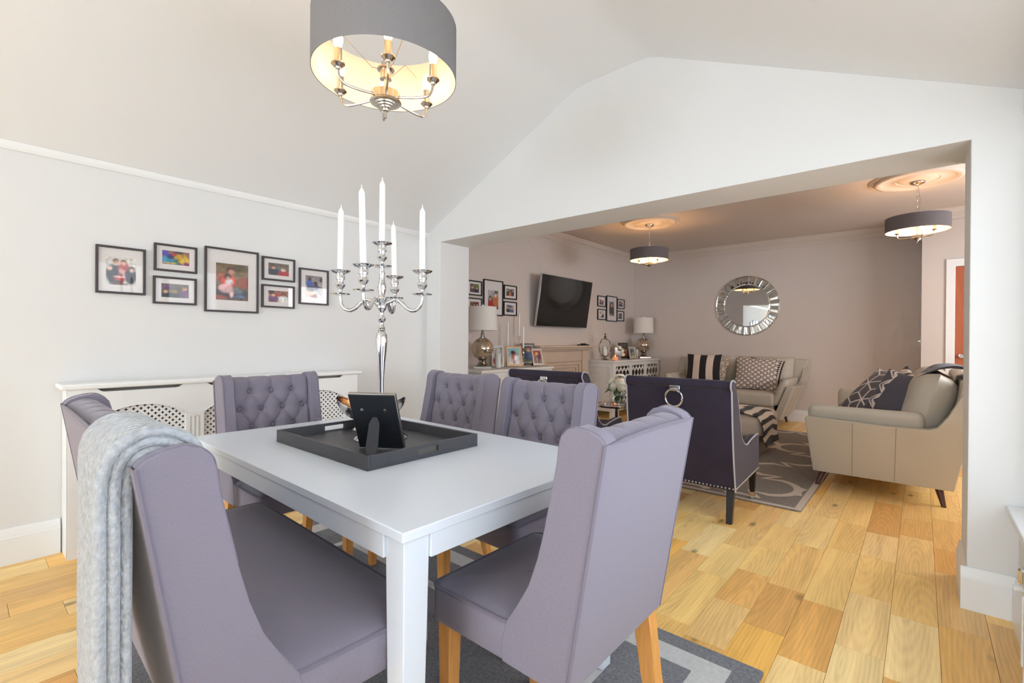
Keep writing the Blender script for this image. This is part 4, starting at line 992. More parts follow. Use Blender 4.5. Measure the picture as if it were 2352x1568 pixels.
# ------------------------------------------------------------------ things on the left cabinet
def standing_photo(label, loc, rz, w, h, spec, fm, fw=.018, leanb=14, group=None, ph=(.72, .76)):
    t = thing('photo_frame', label, 'photo frame', loc, rz, group)
    ln = rad(leanb)
    def L_(x, y, z): return (x, y*math.cos(ln)+z*math.sin(ln), z*math.cos(ln)-y*math.sin(ln)+.006)
    q = MB().plate([(-w/2, 0), (w/2, 0), (w/2, h), (-w/2, h)], [[(-w/2+fw, fw), (w/2-fw, fw), (w/2-fw, h-fw), (-w/2+fw, h-fw)]], -.012, 0, lambda a, b, t_: L_(a, t_, b)); q.build('frame_moulding', fm, t, bevel=.002)
    q = MB().box(-w/2+.004, w/2-.004, -.002, .004, .004, h-.004); q.v = [L_(*p) for p in q.v]; q.build('backing_board', BLACKBACK, t)
    q = MB().box(-w/2+fw, w/2-fw, -.0055, -.0045, fw, h-fw); q.v = [L_(*p) for p in q.v]; q.build('mount_board', MATB, t, smooth=False)
    n, m = 22, 30; pw, p_h = w*ph[0]/2, h*ph[1]/2
    b = MB(); b.grid(lambda u, v: L_((u-.5)*2*pw, -.0062, h/2+(v-.5)*2*p_h), n, m)
    b.c = np.concatenate([photo_colors(spec, n, m).reshape(-1, 3), np.ones((n*m, 1))], 1); b.build('photo_print', PRINT, t, smooth=False, fix=False)
    a = Vector(L_(0, .004, h*.6)); f_ = Vector((0, a.y+h*.34, .001))
    MB().loft([[(p.x-s, p.y, p.z), (p.x+s, p.y, p.z), (p.x+s, p.y+.003, p.z+.002), (p.x-s, p.y+.003, p.z+.002)] for p, s in ((a, .02), (f_, .032))]).build('easel_strut', BLACKBACK, t)
    return t
def stick_candle(stick_label, candle_label, loc, hs, rs, hc, m, style):
    t = thing('candlestick', stick_label, 'candlestick', loc)
    if style == 'turned':
        pr = [(rs, 0), (rs, .006), (rs*.8, .012), (rs*.35, .02), (.012, .035), (.017, .05), (.009, .06), (.016, .08), (.017, .1), (.009, .11), (.02, .12), (.010, .13), (.015, hs*.75), (.012, hs*.8), (.018, hs*.86), (.024, hs*.93), (.026, hs-.004), (.026, hs), (.013, hs), (.001, hs-.001)]
    else:
        pr = [(rs, 0), (rs, .005), (.012, .012), (.006, .03), (.006, hs*.8), (.01, hs*.85), (.032, hs-.016), (.034, hs-.012), (.014, hs-.01), (.014, hs), (.001, hs)]
    MB().lathe(pr, 20).build('stem', m, t, ang=40)
    o = MB().lathe([(.011, 0), (.011, hc*.9), (.006, hc-.004), (.001, hc)], 12).build('taper_candle', WAX, None, (loc[0], loc[1], loc[2]+hs+.0003), ang=50)
    tag(o, candle_label, 'candle', 'taper candles on the left cabinet')
zc = .8305
stick_candle('turned chrome candlestick on the left cabinet beside the silver frame', 'white taper candle in the turned chrome stick', (-3.70, 4.535, zc), .215, .048, .27, CHROME, 'turned')
stick_candle('slim silver candlestick behind the gold frame', 'thin white taper candle above the gold frame, left one', (-3.80, 4.36, zc), .235, .045, .30, CHROME, 'slim')
stick_candle('tall clear glass candlestick behind the gold frame', 'thin white taper candle in the tall glass stick', (-3.84, 4.62, zc), .37, .05, .285, CLEAR, 'slim')
h = thing('hurricane_candle', 'white pillar candle in a clear glass cylinder beside the lamp', 'candle', (-3.56, 3.925, zc))
MB().lathe([(.033, .008), (.033, .165), (.03, .168), (.001, .166)], 24).build('pillar_candle', WAX, h, ang=50)
MB().lathe([(.001, .001), (.037, .001), (.038, .004), (.038, .205), (.0365, .205), (.0365, .007), (.001, .007)], 24, caps=False).build('glass_cylinder', CLEAR, h)
standing_photo('champagne gold photo frame with a woman in the print on the left cabinet', (-3.60, 4.26, zc), rad(62), .20, .245, dict(bg=(220, 214, 210), bg2=(120, 176, 180), blobs=[(.5, .55, .25, .3, (150, 90, 70), .4), (.4, .75, .2, .12, (50, 30, 34), .4), (.5, .3, .12, .3, (176, 100, 78), .3), (.7, .3, .2, .3, (232, 228, 226), .5)]), GOLDF, .022, 15)
standing_photo('silver photo frame half hidden behind the gold one', (-3.70, 4.07, zc), rad(50), .14, .25, people(41, 1, (200, 190, 180)), SILVF, .014, 10)
standing_photo('wide grey photo frame with a green print at the rear of the left cabinet', (-3.73, 4.70, zc), rad(68), .20, .275, people(43, 1, (110, 130, 90), (150, 170, 130), .4), mat('grey_wood_frame', (110, 104, 98), .5), .024, 14)
standing_photo('small silver photo frame with a red print at the cabinet end', (-3.53, 4.62, zc), rad(70), .15, .215, dict(bg=(150, 130, 110), bg2=(170, 70, 60), blobs=[(.45, .7, .2, .15, (222, 170, 110), .4), (.5, .35, .3, .3, (70, 90, 120), .4), (.4, .2, .1, .3, (210, 150, 120), .4), (.8, .6, .2, .3, (120, 60, 60), .5)]), SILVF, .016, 16)
o = MB().sphere((0, 0, .04), .04, 18, 12); o.lathe([(.02, 0), (.02, .006), (.001, .007)], 14)
tag(o.build('dark_ornament', mat('dark_openwork', (44, 36, 34), .4, noise=(60, .6)), None, (-3.83, 4.50, zc)), 'small dark round ornament behind the chrome candlestick', 'ornament')

# ------------------------------------------------------------------ things on the right cabinet
z8 = .8505
ln_ = thing('oval_lantern', 'antique silver oval wreath candle lantern with finial on the fretwork cabinet', 'lantern', (-3.655, 6.45, z8), rad(50))
MB().lathe([(.06, 0), (.06, .006), (.035, .012), (.014, .025), (.012, .045), (.035, .058), (.045, .062), (.045, .066), (.001, .066)], 24).build('foot', BRONZE, ln_, ang=40)
o = MB()
NB = 34
for k in range(NB):
    a = 2*math.pi*k/NB; o.sphere((.093*math.cos(a), .008*math.sin(a*7), .19+.135*math.sin(a)), .0115, 8, 6)
o.tube([(.093*math.cos(a), 0, .19+.135*math.sin(a)) for a in [2*math.pi*j/48 for j in range(48)]], .006, 6, closed=True)
o.build('beaded_wreath', BRONZE, ln_)
MB().lathe([(.01, .322), (.006, .335), (.022, .348), (.024, .355), (.008, .366), (.006, .374), (.014, .385), (.014, .396), (.004, .408), (.001, .41)], 16).build('finial', BRONZE, ln_, ang=60)
MB().lathe([(.001, .066), (.042, .066), (.043, .20), (.0415, .20), (.041, .068)], 24, caps=False).build('glass_cup', CLEAR, ln_)
tag(MB().lathe([(.033, 0), (.033, .098), (.028, .1), (.001, .099)], 20).build('pillar_candle', WAX, None, (-3.655, 6.45, z8+.0685)), 'short white pillar candle inside the oval lantern', 'candle')
jr = thing('jar_candle', 'glowing lit jar candle on the front edge of the fretwork cabinet', 'candle', (-3.455, 6.40, z8))
MB().lathe([(.001, .001), (.045, .001), (.047, .006), (.047, .083), (.045, .083), (.044, .006), (.001, .005)], 24, caps=False).build('glass_jar', pane_mat('amber_jar_glass', (255, 244, 238), .05), jr)
MB().lathe([(.001, .006), (.043, .006), (.043, .055), (.001, .056)], 24).build('wax_fill', mat('glowing_wax', (240, 196, 170), .5, emis=((255, 176, 120), .22)), jr)
MB().lathe([(.002, .056), (.005, .063), (.004, .07), (.0005, .08)], 10).build('flame', FLAME, jr)
fl = thing('flower_vase', 'silver mirrored vase with white flowers behind the jar candle', 'vase', (-3.625, 6.80, z8), rad(30))
MB().box(-.05, .05, -.05, .05, 0, .19).build('mirrored_vase', mat('rose_mirror', (196, 176, 166), .12, 1.), fl, bevel=.004)
def blossom(b, c, r, n, sd, ax=(0, 0, 1)):
    g = random.Random(sd); Q = Vector((0, 0, 1)).rotation_difference(Vector(ax))
    for k in range(n):
        a = k*2.4+g.random()*.3; e = .1+1.75*(k/n); rr = r*(.30+.62*k/n)
        d = Vector((math.cos(a)*math.sin(e), math.sin(a)*math.sin(e), math.cos(e)))
        p = d*rr; C0 = Vector(c); s1 = Vector((-math.sin(a), math.cos(a), 0)); s2 = d.cross(s1)
        w_ = r*.5*(.55+.6*k/n)
        def pt(u, v):
            x, y = (u-.5)*2, (v-.5)*2
            return tuple(Q @ (p+s1*w_*x*(1-.18*y*y)+s2*w_*y*(1-.15*x*x)-d*w_*(.5*x*x+.25*y*y-.22*max(-y, 0))+d*w_*.05*math.sin(8*x+a))+C0)
        b.grid(pt, 7, 6)
    return b
def white_flowers(parent, spots, sd, m=PETAL):
    for i, (x, y, z, r) in enumerate(spots): blossom(MB(), (x, y, z), r, 30, sd+i, (x*9, y*9, max(z, .02)*7+.15)).build('flower', m, parent, ang=180, fix=False)
def leafs(parent, spots):
    for (x, y, z, l, az, el) in spots:
        d = Vector((math.cos(az)*math.cos(el), math.sin(az)*math.cos(el), math.sin(el))); s = Vector((-math.sin(az), math.cos(az), 0)); n_ = d.cross(s)
        def pt(u, v):
            w_ = l*.34*math.sin(math.pi*min(max(u, .02), .98))**.8*(v-.5)*2
            return tuple(Vector((x, y, z))+d*l*u+s*w_+n_*(l*.16*math.sin(math.pi*u)-abs(w_)*.25))
        MB().grid(pt, 9, 5).build('leaf', LEAF, parent, ang=180, fix=False)
white_flowers(fl, [(.06, -.05, .15, .045), (.075, -.055, .085, .04), (.02, -.07, .19, .04)], 50)
leafs(fl, [(.05, -.06, .13, .09, -.6, .5), (.04, -.06, .12, .09, -2.2, .6), (.03, -.06, .16, .08, -1.2, 1.1)])
standing_photo('dark wood photo frame at the rear of the fretwork cabinet', (-3.66, 7.10, z8), rad(66), .19, .26, people(46, 1, (70, 64, 60), (90, 84, 80)), mat('dark_frame_wood_b', (66, 58, 54), .5), .03, 14)
standing_photo('small silver photo frame with a blue-yellow print on the fretwork cabinet', (-3.49, 7.06, z8), rad(66), .15, .205, dict(bg=(90, 96, 100), bg2=(110, 120, 130), blobs=[(.5, .12, .4, .06, (222, 196, 60), .3), (.4, .6, .2, .2, (60, 66, 76), .5), (.6, .4, .2, .2, (150, 140, 120), .5)]), SILVF, .022, 16, ph=(.58, .7))
tum = thing('candle_tumbler', 'white candle in a tall glass tumbler beside the corner lamp', 'candle', (-3.62, 7.42, z8))
MB().lathe([(.001, .004), (.032, .004), (.036, .15), (.001, .151)], 20).build('wax_fill', WAX, tum)
MB().lathe([(.001, .001), (.034, .001), (.04, .195), (.0385, .195), (.0325, .004), (.001, .003)], 20, caps=False).build('glass_tumbler', CLEAR, tum)
tag(MB().plate(rrect(-.2, .2, -.33, .33, .02), [], 0, .006, lambda a, b, t_: (a, b, t_)).build('mirror_tray', SILVF, None, (-3.6, 6.62, z8-.0), bevel=.001), 'flat silver tray under the lantern and jar candle', 'tray') if False else None

# ------------------------------------------------------------------ round mirror
mr = thing('wall_mirror', 'round wall mirror with a sunburst border of narrow glass strips above the sofa', 'mirror', (-2.035, YF-.001, 1.694))
MB().lathe([(.001, .010), (.455, .010), (.455, 0), (.001, 0)], 96).build('backing_disc', SILVF, mr, rot=(rad(90), 0, 0), ang=30)
MB().lathe([(.001, .026), (.312, .026), (.322, .018), (.322, .008), (.001, .008)], 96).build('centre_glass', MIRROR, mr, rot=(rad(90), 0, 0), ang=20)
NS = 52; r0, r1 = .326, .446; w0, w1_ = math.pi*r0/NS*.93, math.pi*r1/NS*.93
st = MB()
st.add([(r0, -w0, .010), (r1, -w1_, .010), (r1, w1_, .010), (r0, w0, .010), (r0+.008, -w0*.62, .019), (r1-.010, -w1_*.68, .019), (r1-.010, w1_*.68, .019), (r0+.008, w0*.62, .019)],
       [(4, 5, 6, 7), (0, 1, 5, 4), (1, 2, 6, 5), (2, 3, 7, 6), (3, 0, 4, 7)])
sm = st.mesh('mirror_strip', smooth=False); sm.materials.append(MIRROR)
for k in range(NS):
    a = 2*math.pi*k/NS
    o = link('mirror_strip', sm, None, mr); o.rotation_mode = 'QUATERNION'
    o.rotation_quaternion = Matrix.Rotation(rad(90), 3, 'X').to_quaternion() @ Matrix.Rotation(a, 3, 'Z').to_quaternion() @ Matrix.Rotation(rad((-1)**k*1.6), 3, 'X').to_quaternion()
MB().tube([(.451*math.cos(a), 0, .451*math.sin(a)) for a in [2*math.pi*j/96 for j in range(96)]], .006, 8, closed=True).build('outer_rim', MIRROR, mr, (0, -.012, 0))

# ------------------------------------------------------------------ sofas
def sofa(label, loc, rotz, Wb, group, ncush=2):
    t = thing('sofa', label, 'sofa', loc, rotz, group)
    FL = .19
    def sh(z): return FL*min(max((z-.13)/.5, 0), 1.05)
    prof = [(-.387, .13), (-.42, .555), (-.415, .57), (-.40, .576), (.10, .556), (.30, .560), (.345, .575), (.40, .66), (.462, .796), (.515, .885), (.53, .90), (.56, .90), (.57, .885), (.50, .50), (.44, .13)]
    for s in (-1, 1):
        b = MB().plate(prof, [], 0, .085, lambda a, b_, t_: (s*(Wb-t_), a, b_))
        b.v = [(p[0]+s*sh(p[2]), p[1], p[2]) for p in b.v]; b.build('arm_panel', LEATH, t, bevel=.014, seg=3, ang=50)
        q = slab(-.055, .055, -.40, .30, .05, [(.05, .30), (.01, .32), (0, .36), (0, .60), (.006, .63), (.018, .65), (.038, .66), (.05, .661)], 6)
        q.v = [(s*(Wb-.135)+p[0]+s*sh(p[2]), p[1]+(-.015 if p[2] > .5 else 0), p[2]) for p in q.v]; q.build('arm_pad', LEATH, t, ang=60)
        for yy in (-.13, .12):
            MB().tube([(s*(Wb+.0015+sh(z)), yy+.03*(z-.13), z) for z in np.linspace(.14, .55, 8)], .0018, 5).build('side_seam', LEATHS, t)
    MB().box(-Wb+.07, Wb-.07, -.375, .42, .13, .30).build('base', LEATH, t, bevel=.012)
    bb = MB().plate([(.36, .15), (.44, .15), (.56, .885), (.545, .90), (.50, .90), (.47, .885)], [], -Wb+.02, Wb-.02, lambda a, b_, t_: (t_, a, b_)); bb.v = [(p[0]+math.copysign(sh(p[2]), p[0]), p[1], p[2]) for p in bb.v]; bb.build('back_frame', LEATH, t, bevel=.012)
    iw = 2*(Wb-.06)/ncush
    for k in range(ncush):
        cx = -Wb+.06+iw*(k+.5)
        q = slab(-iw/2+.003, iw/2-.003, -.42, .26, .04, [(.02, .295), (.004, .305), (0, .33), (0, .43), (.006, .452), (.02, .465), (.06, .476), (.14, .482), (.2, .483)], 5)
        q.v = [(p[0]+cx, p[1], p[2]) for p in q.v]; q.build('seat_cushion', LEATH, t, ang=60)
        bw_ = iw+.09; bx = cx+math.copysign(.045, cx) if abs(cx) > .01 else 0
        c = pillow_mesh(bw_, .50, .30, 26, 4.0, pinch=.01); ln2 = rad(-15)
        c.v = [(p[0]+bx, (p[1])*math.cos(ln2)-(p[2])*math.sin(ln2)*1.0+.30, p[2]*math.cos(ln2)+p[1]*math.sin(ln2)+.685) for p in c.v]
        c.build('back_cushion', LEATH, t, ang=90)
    for sx in (-1, 1):
        for yy, ty in ((-.32, -.05), (.36, .03)):
            x = sx*(Wb-.09)
            MB().loft([[(x+sx*.03+r*math.cos(a), yy+ty+r*math.sin(a), z) for a in [2*math.pi*j/12 for j in range(12)]] for r, z in ((.014, .0),)]+
                      [[(x+r*math.cos(a), yy+r*math.sin(a), z) for a in [2*math.pi*j/12 for j in range(12)]] for r, z in ((.026, .135),)]).build('leg', DARKLEG, t, ang=50)
    return t
def pillow_mesh(w, h, d, n, p=2.4, colf=None, pinch=.07):
    b = MB(); N_ = n
    u = np.linspace(-1, 1, N_); U, V = np.meshgrid(u, u)
    T = np.clip((1-np.abs(U)**p)*(1-np.abs(V)**p), 0, 1)**.55*d/2
    X = w/2*U*(1-pinch*(1-V**2)); Z = h/2*V*(1-pinch*(1-U**2))
    wr = .012*d*np.sin(7*U+3*V)*np.cos(5*V-2*U)
    f = np.stack([X, -T-wr*(T > .01), Z], -1).reshape(-1, 3); k = np.stack([X, T, Z], -1).reshape(-1, 3)
    b.v = [tuple(q) for q in f]+[tuple(q) for q in k]; M_ = N_*N_
    for j in range(N_-1):
        for i in range(N_-1):
            a = j*N_+i; b.f.append((a, a+1, a+N_+1, a+N_)); b.f.append((M_+a, M_+a+N_, M_+a+N_+1, M_+a+1))
    if colf is not None:
        c = np.array([lin(q) for q in colf[1]])[colf[0](U, V)]
        c = np.concatenate([c.reshape(-1, 3)]*2, 0); b.c = np.concatenate([c, np.ones((len(c), 1))], 1)
    return b
sofa('pale grey leather two-seat sofa under the round mirror', (-2.11, 7.36, 0), 0, .72, 'pale grey leather sofas')
sofa('pale grey leather sofa seen from its arm end beside the right-hand pier', (-.26, 5.29, 0), rad(-90), .85, 'pale grey leather sofas')

def cushion(label, loc, rot, w, h, d, colf, n=96):
    b = pillow_mesh(w, h, d, n, 2.2, colf)
    # the rest point is the lower edge
    o = b.build('cushion', CLOTHP, None, loc, rot, ang=120, fix=False)
    return tag(o, label, 'cushion', 'sofa cushions')
CR, DK = (216, 198, 184), (42, 38, 40)
def p_stripe(U, V): return ((np.floor((U+1.0)/.4).astype(int)) % 2 == 1).astype(int)
def p_ogee(U, V):
    x = np.mod(U*3.2+.5*(np.floor(V*2.4) % 2), 1)-.5; y = np.mod(V*2.4, 1)-.5
    r = np.sqrt((x*2)**2+(y*2)**2); return ((r > .82) & (r < 1.0)).astype(int)
def p_diamond(U, V):
    a = np.mod((U*1.0+V*1.1)*3.2, 1); b = np.mod((U*1.0-V*1.1)*3.2, 1)
    la = np.minimum(a, 1-a); lb = np.minimum(b, 1-b)
    l = np.minimum(la, lb); return (((l > .035) & (l < .16))).astype(int)
def p_key(U, V):
    x = np.mod(U*7, 1); y = np.mod(V*7, 1); return (((x < .3) | (y < .3)) & ~((x > .5) & (y < .3) & (np.mod(np.floor(U*7), 2) == 0))).astype(int)
def p_rhomb(U, V):
    s = .46; q = 3**.5
    best = None
    x, y = U, V
    def loc_(ox, oy):
        lx = np.mod(x-ox+s*q/2, s*q)-s*q/2; ly = np.mod(y-oy+s*1.5, s*3)-s*1.5; return lx, ly
    a = loc_(0, 0); b = loc_(s*q/2, s*1.5)
    m = (a[0]**2+a[1]**2) < (b[0]**2+b[1]**2)
    lx = np.where(m, a[0], b[0]); ly = np.where(m, a[1], b[1])
    r = np.sqrt(lx**2+ly**2)+1e-9; th = np.arctan2(ly, lx)
    line = np.zeros(lx.shape, bool)
    for k in range(6):
        ang = math.pi/6+k*math.pi/3
        d = lx*math.cos(ang-math.pi/6)+ly*math.sin(ang-math.pi/6); line |= d > s*q/2-.022
        if k % 2 == 0:
            pr = lx*math.cos(ang)+ly*math.sin(ang); pe = np.abs(-lx*math.sin(ang)+ly*math.cos(ang)); line |= (pe < .026) & (pr > 0)
    return line.astype(int)
def p_tribal(U, V):
    m = (U < -.42); z = np.abs(np.mod(V*1.6, 1)-.5)*.9
    l = np.zeros(U.shape, bool)
    for o in (-.75, -.55): l |= np.abs(U-o-z+.1) < .045
    l |= (np.abs(np.abs(U+.35)-np.abs(np.mod(V*1.6+.5, 1)-.5)*.6) < .045)
    return (l & m).astype(int)
def p_zebra(U, V): return (np.sin(9*U+2.5*np.sin(2.2*V+.6)+1.5*np.sin(5*V+3*U)) > .25).astype(int)
cushion('black and cream striped cushion on the two-seat sofa', (-2.46, 7.27, .74), (rad(-14), 0, rad(4)), .50, .44, .15, (p_stripe, [DK, CR]))
cushion('cream ogee-chain patterned cushion half behind the striped one', (-2.36, 7.36, .715), (rad(-14), rad(8), rad(-4)), .44, .42, .12, (p_ogee, [(222, 206, 190), (112, 100, 96)]))
cushion('cream cushion with a dark double-diamond lattice on the two-seat sofa', (-1.74, 7.25, .70), (rad(-20), rad(3), rad(8)), .54, .47, .16, (p_diamond, [(224, 208, 196), (76, 68, 72)]), 150)
cushion('dark Greek key patterned cushion peeping out behind the diamond lattice one', (-1.66, 7.355, .70), (rad(-16), rad(6), rad(-6)), .46, .43, .13, (p_key, [DK, (206, 190, 178)]), 100)
cushion('grey cushion with white tumbling-block lines on the sofa by the pier', (-.27, 5.0, .70), (rad(-42), rad(8), rad(-52)), .52, .50, .17, (p_rhomb, [(98, 94, 98), (226, 216, 210)]), 160)
cushion('charcoal cushion with cream tribal chevrons on the sofa by the pier', (-.12, 4.70, .70), (rad(-30), rad(10), rad(-42)), .48, .46, .17, (p_tribal, [(84, 82, 92), (226, 214, 206)]), 130)
cushion('black and white zebra print cushion behind the tumbling-block one', (-.17, 5.42, .71), (rad(-30), rad(12), rad(-80)), .45, .45, .14, (p_zebra, [(214, 200, 186), (40, 34, 34)]), 90)
cushion('plain dark taupe cushion at the rear of the sofa by the pier', (-.02, 5.14, .74), (rad(-25), rad(-10), rad(-92)), .42, .42, .14, (lambda U, V: (U > 9).astype(int), [(88, 80, 80), DK]), 50)
# charcoal throw over the sofa back
pth = smoothpath([(-.045, 0, .80), (-.02, 0, .87), (.035, 0, .925), (.10, 0, .96), (.18, 0, .972), (.27, 0, .95), (.335, 0, .88), (.345, 0, .74)], 6)
secs = []
for k, p in enumerate(pth):
    tg = (pth[min(k+1, len(pth)-1)]-pth[max(k-1, 0)]).normalized(); nr = Vector((-tg.z, 0, tg.x)); nr = nr if nr.z >= -.2 or nr.x > 0 else -nr
    o1 = p+nr*.010; o0 = p-nr*.004
    ring = []
    for u in np.linspace(0, 1, 14): ring.append((o1.x+nr.x*.006*math.sin(9*u+k*.3), 4.58+.62*u, o1.z+nr.z*.006*math.sin(9*u+k*.3)))
    for u in np.linspace(1, 0, 14): ring.append((o0.x, 4.58+.62*u, o0.z))
    secs.append(ring)
tag(MB().loft(secs).build('throw_blanket', GREYTH, None, ang=80), 'charcoal throw laid over the back of the sofa by the pier', 'throw')

# ------------------------------------------------------------------ ottoman with zebra throw
ot = thing('ottoman', 'cream upholstered footstool with an overhanging padded top', 'ottoman', (-1.66, 5.45, .0105))
slab(-.50, .50, -.42, .42, .12, [(.05, .20), (.012, .215), (0, .25), (0, .33), (.012, .375), (.04, .405), (.1, .422), (.2, .43), (.3, .432)], 7).build('padded_top', mat('cream_cloth', (206, 190, 174), .9, bump=(500, .2, .0008)), ot, ang=70)
slab(-.43, .43, -.35, .35, .06, [(.0, .0), (0, .21)], 5).build('plinth', mat('cream_cloth_b', (196, 182, 168), .9, bump=(500, .2, .0008)), ot, ang=60)
zb = MB(); nu, nv = 60, 80
ZP = smoothpath([(-.30, 0, .445), (.0, 0, .447), (.28, 0, .443), (.42, 0, .425), (.500, 0, .375), (.522, 0, .30), (.525, 0, .20), (.53, 0, .11)], 12)
vs, cs = [], []
for j in range(nv):
    p = ZP[int(j/(nv-1)*(len(ZP)-1))]
    for i in range(nu):
        u = i/(nu-1); ed = .02*math.sin(j*.35)*((u < .1)+(u > .9))
        vs.append((p.x+.008*math.sin(6*u+.1*j)*(j > 40), -.40+.56*u+ed, p.z+.004*math.sin(9*u)))
        a = math.sin(j*.52+2.2*math.sin(u*2.6+.4)+.6*math.sin(u*7+j*.07)); c = DK if a > .15 else (226, 212, 196)
        if j > nv-9: c = DK
        cs.append(lin(c)+(1,))
zb.v = vs; zb.f = [(j*nu+i, j*nu+i+1, (j+1)*nu+i+1, (j+1)*nu+i) for j in range(nv-1) for i in range(nu-1)]; zb.c = cs
zo = zb.build('zebra_throw', CLOTHP, None, (-1.66, 5.45, .0105), ang=180, fix=False)
sd = zo.modifiers.new('thick', 'SOLIDIFY'); sd.thickness = .006; sd.offset = 1
tag(zo, 'black and cream zebra striped throw hanging over the cream footstool', 'throw')

# ------------------------------------------------------------------ navy armchairs (facing +y, origin under the seat)
def armchair(label, loc, rotz):
    t = thing('armchair', label, 'armchair', loc, rotz, 'navy velvet armchairs')
    W = .345
    side = [(-.30, .205), (-.345, .40), (-.380, .62), (-.398, .80), (-.402, .838), (-.418, .852), (-.426, .876), (-.414, .9), (-.388, .908), (-.36, .905), (-.33, .895), (-.30, .862), (-.265, .80), (-.235, .74), (-.205, .66), (-.175, .58), (-.13, .505), (-.06, .462), (.0, .452), (.08, .466), (.20, .478), (.27, .482), (.305, .476), (.315, .44), (.315, .235), (.30, .228)]
    for s in (-1, 1):
        MB().plate(side, [], s*W, s*(W-.055), lambda a, b, t_: (t_, a, b)).build('side_panel', NAVY, t, bevel=.012, seg=3, ang=50)
        MB().tube(smoothpath([(s*(W+.001), y-.004, z) for y, z in side[0:11]], 4), .0055, 6).build('rear_piping', PIPEG, t)
        MB().tube(smoothpath([(s*(W-.006), y+.002, z+.003) for y, z in side[12:23]], 4), .0055, 6).build('arm_piping', PIPEG, t)
    # rear face with a rolled scroll top
    rp = smoothpath([(-.298, 0, .21), (-.345, 0, .40), (-.380, 0, .62), (-.396, 0, .76), (-.399, 0, .855)], 6)
    b = MB(); b.loft([[(-W+.004, p.x-.002, p.z), (W-.004, p.x-.002, p.z), (W-.004, p.x+.03, p.z), (-W+.004, p.x+.03, p.z)] for p in rp]); b.build('rear_panel', NAVY, t, ang=50)
    roll = MB().tube([(-W+.003, -.392, .876), (W-.003, -.392, .876)], .0315, 20, sx=1.0); roll.build('scroll_top', NAVY, t, ang=60)
    inn = smoothpath([(-.335, 0, .90), (-.29, 0, .86), (-.25, 0, .76), (-.20, 0, .62), (-.15, 0, .45)], 5)
    b = MB(); b.loft([[(-W+.05, p.x-.06, p.z), (W-.05, p.x-.06, p.z), (W-.05, p.x, p.z), (-W+.05, p.x, p.z)] for p in inn]); b.build('inner_back', NAVY, t, ang=50, bevel=.01)
    slab(-W+.05, W-.05, -.24, .325, .03, [(.01, .23), (0, .24), (0, .40), (.006, .425), (.02, .44), (.06, .452), (.14, .458), (.2, .459)]).build('seat_cushion', NAVY, t, ang=60)
    # nail heads along the lower rear and side edges
    nl = MB()
    for k in range(30): nl.sphere((-W+.012+k*(2*W-.024)/29, -.3035, .222), .0066, 8, 6)
    for s in (-1, 1):
        for k in range(26): nl.sphere((s*(W+.001), -.285+k*.0232, .222+k*.0008), .0058, 8, 6)
    nl.build('nailhead_trim', SILVF, t, kind='stuff')
    # ring handle
    pl = MB().box(-.034, .034, -.424, -.396, .822, .860).build('ring_plate', CHROME, t, bevel=.004)
    MB().tube([(-.02, -.43, .834), (.02, -.43, .834)], .008, 10).build('ring_lug', CHROME, pl)
    MB().tube([(.056*math.cos(a), -.434-.004*math.sin(a), .780+.056*math.sin(a)) for a in [2*math.pi*j/40 for j in range(40)]], .0065, 10, closed=True).build('pull_ring', CHROME, t)
    for s in (-1, 1):
        x = s*(W-.035)
        def q(w, cx, cy, z): return [(cx-w, cy-w, z), (cx+w, cy-w, z), (cx+w, cy+w, z), (cx-w, cy+w, z)]
        MB().loft([q(.017, x, -.30, .0), q(.023, x, -.262, .225)]).build('leg', LEGK, t, bevel=.002)
        lf = MB().loft([q(.015, x, .285, .062), q(.024, x, .275, .235)]).build('leg', LEGK, t, bevel=.002)
        MB().loft([q(.0155, x, .285, .030), q(.0168, x, .285, .064)]).build('ferrule', CHROME, lf, bevel=.001)
        MB().tube([(x-.009, .285, .0255), (x+.009, .285, .0255)], .0145, 14).build('caster', CHROME, lf)
    return t
A1 = armchair('navy velvet armchair with a ring pull, seen from behind right of the dining table', (-1.225, 3.475, 0), rad(1))
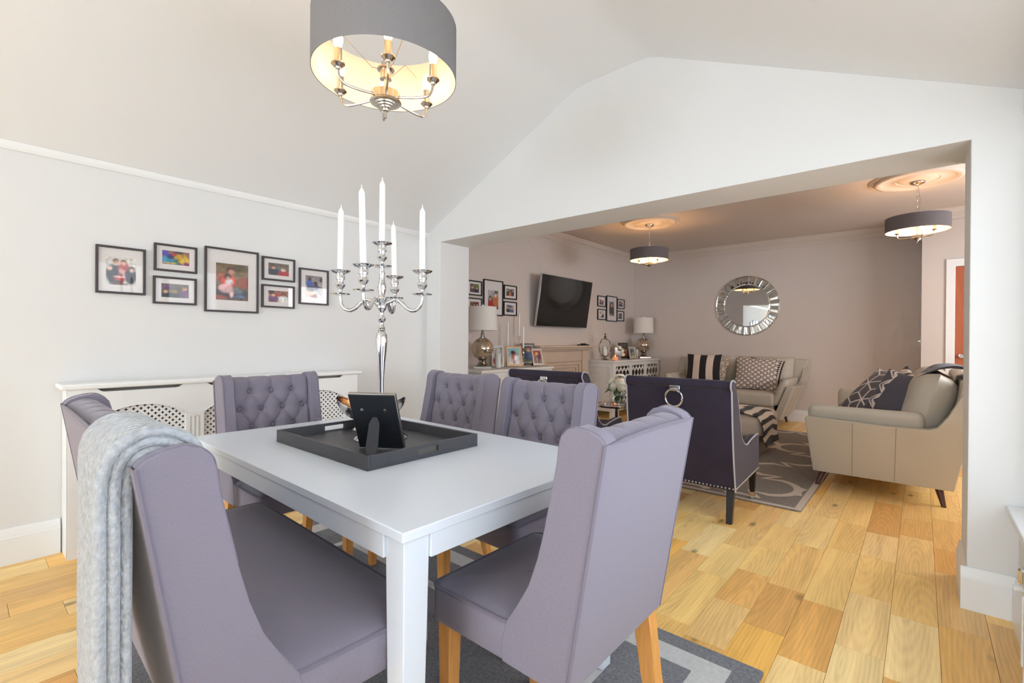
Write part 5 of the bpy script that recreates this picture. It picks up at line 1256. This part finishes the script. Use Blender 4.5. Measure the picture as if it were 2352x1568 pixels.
dup(A1, (-2.30, 3.46, 0), rad(4), 'navy velvet armchair mostly hidden behind the grey dining chairs')

# ------------------------------------------------------------------ side table with roses
stb = thing('side_table', 'round chrome tray side table between the armchairs', 'side table', (-2.17, 4.06, .0105))
MB().lathe([(.001, .52), (.19, .52), (.215, .526), (.22, .54), (.216, .541), (.205, .531), (.001, .529)], 48).build('tray_top', CHROME, stb, ang=40)
MB().lathe([(.15, 0), (.15, .008), (.05, .02), (.022, .035), (.022, .50), (.05, .515), (.05, .52), (.001, .5205)], 28).build('pedestal', CHROME, stb, ang=40)
vs_ = thing('rose_bowl', 'clear glass fishbowl vase of cream roses on the chrome side table', 'vase', (-2.135, 4.05, .5405))
MB().lathe([(.001, .0), (.06, .0), (.085, .03), (.098, .075), (.092, .125), (.07, .165), (.068, .17), (.0665, .165), (.088, .125), (.094, .075), (.081, .032), (.058, .004), (.001, .004)], 36, caps=False).build('glass_bowl', CLEAR, vs_, ang=60)
bq = thing('rose_bouquet', 'bouquet of cream roses with green leaves in the glass fishbowl', 'flowers', (-2.135, 4.05, .70))
white_flowers(bq, [(.03, -.055, .075, .066), (-.065, -.03, .06, .055), (.085, .01, .055, .055), (-.02, .05, .085, .058), (.05, .06, .07, .052), (-.085, .035, .045, .05), (-.035, -.075, .025, .05), (.06, -.08, .02, .048), (.105, -.035, .01, .045), (-.1, -.02, .01, .045), (.0, .0, .10, .06)], 70)
blossom(MB(), (.036, -.072, .085), .04, 14, 99, (.3, -.5, .55)).build('rose_heart', PETALC, bq, ang=180, fix=False)
leafs(bq, [(-.05, -.05, .0, .085, -2.4, -.5), (.01, -.06, -.005, .08, -1.5, -.7), (.06, -.03, .0, .085, -.4, -.5), (-.06, .02, .0, .08, 2.8, -.5), (.0, -.03, -.06, .075, -1.6, -.9), (.03, .05, .0, .08, 1.2, -.4)])
o = MB()
for k in range(7):
    a = k*.9; o.tube([(.03*math.cos(a), .03*math.sin(a), .04), (.035*math.cos(a+2.6), .035*math.sin(a+2.6), -.145)], .003, 6)
o.build('stems', LEAF, bq)
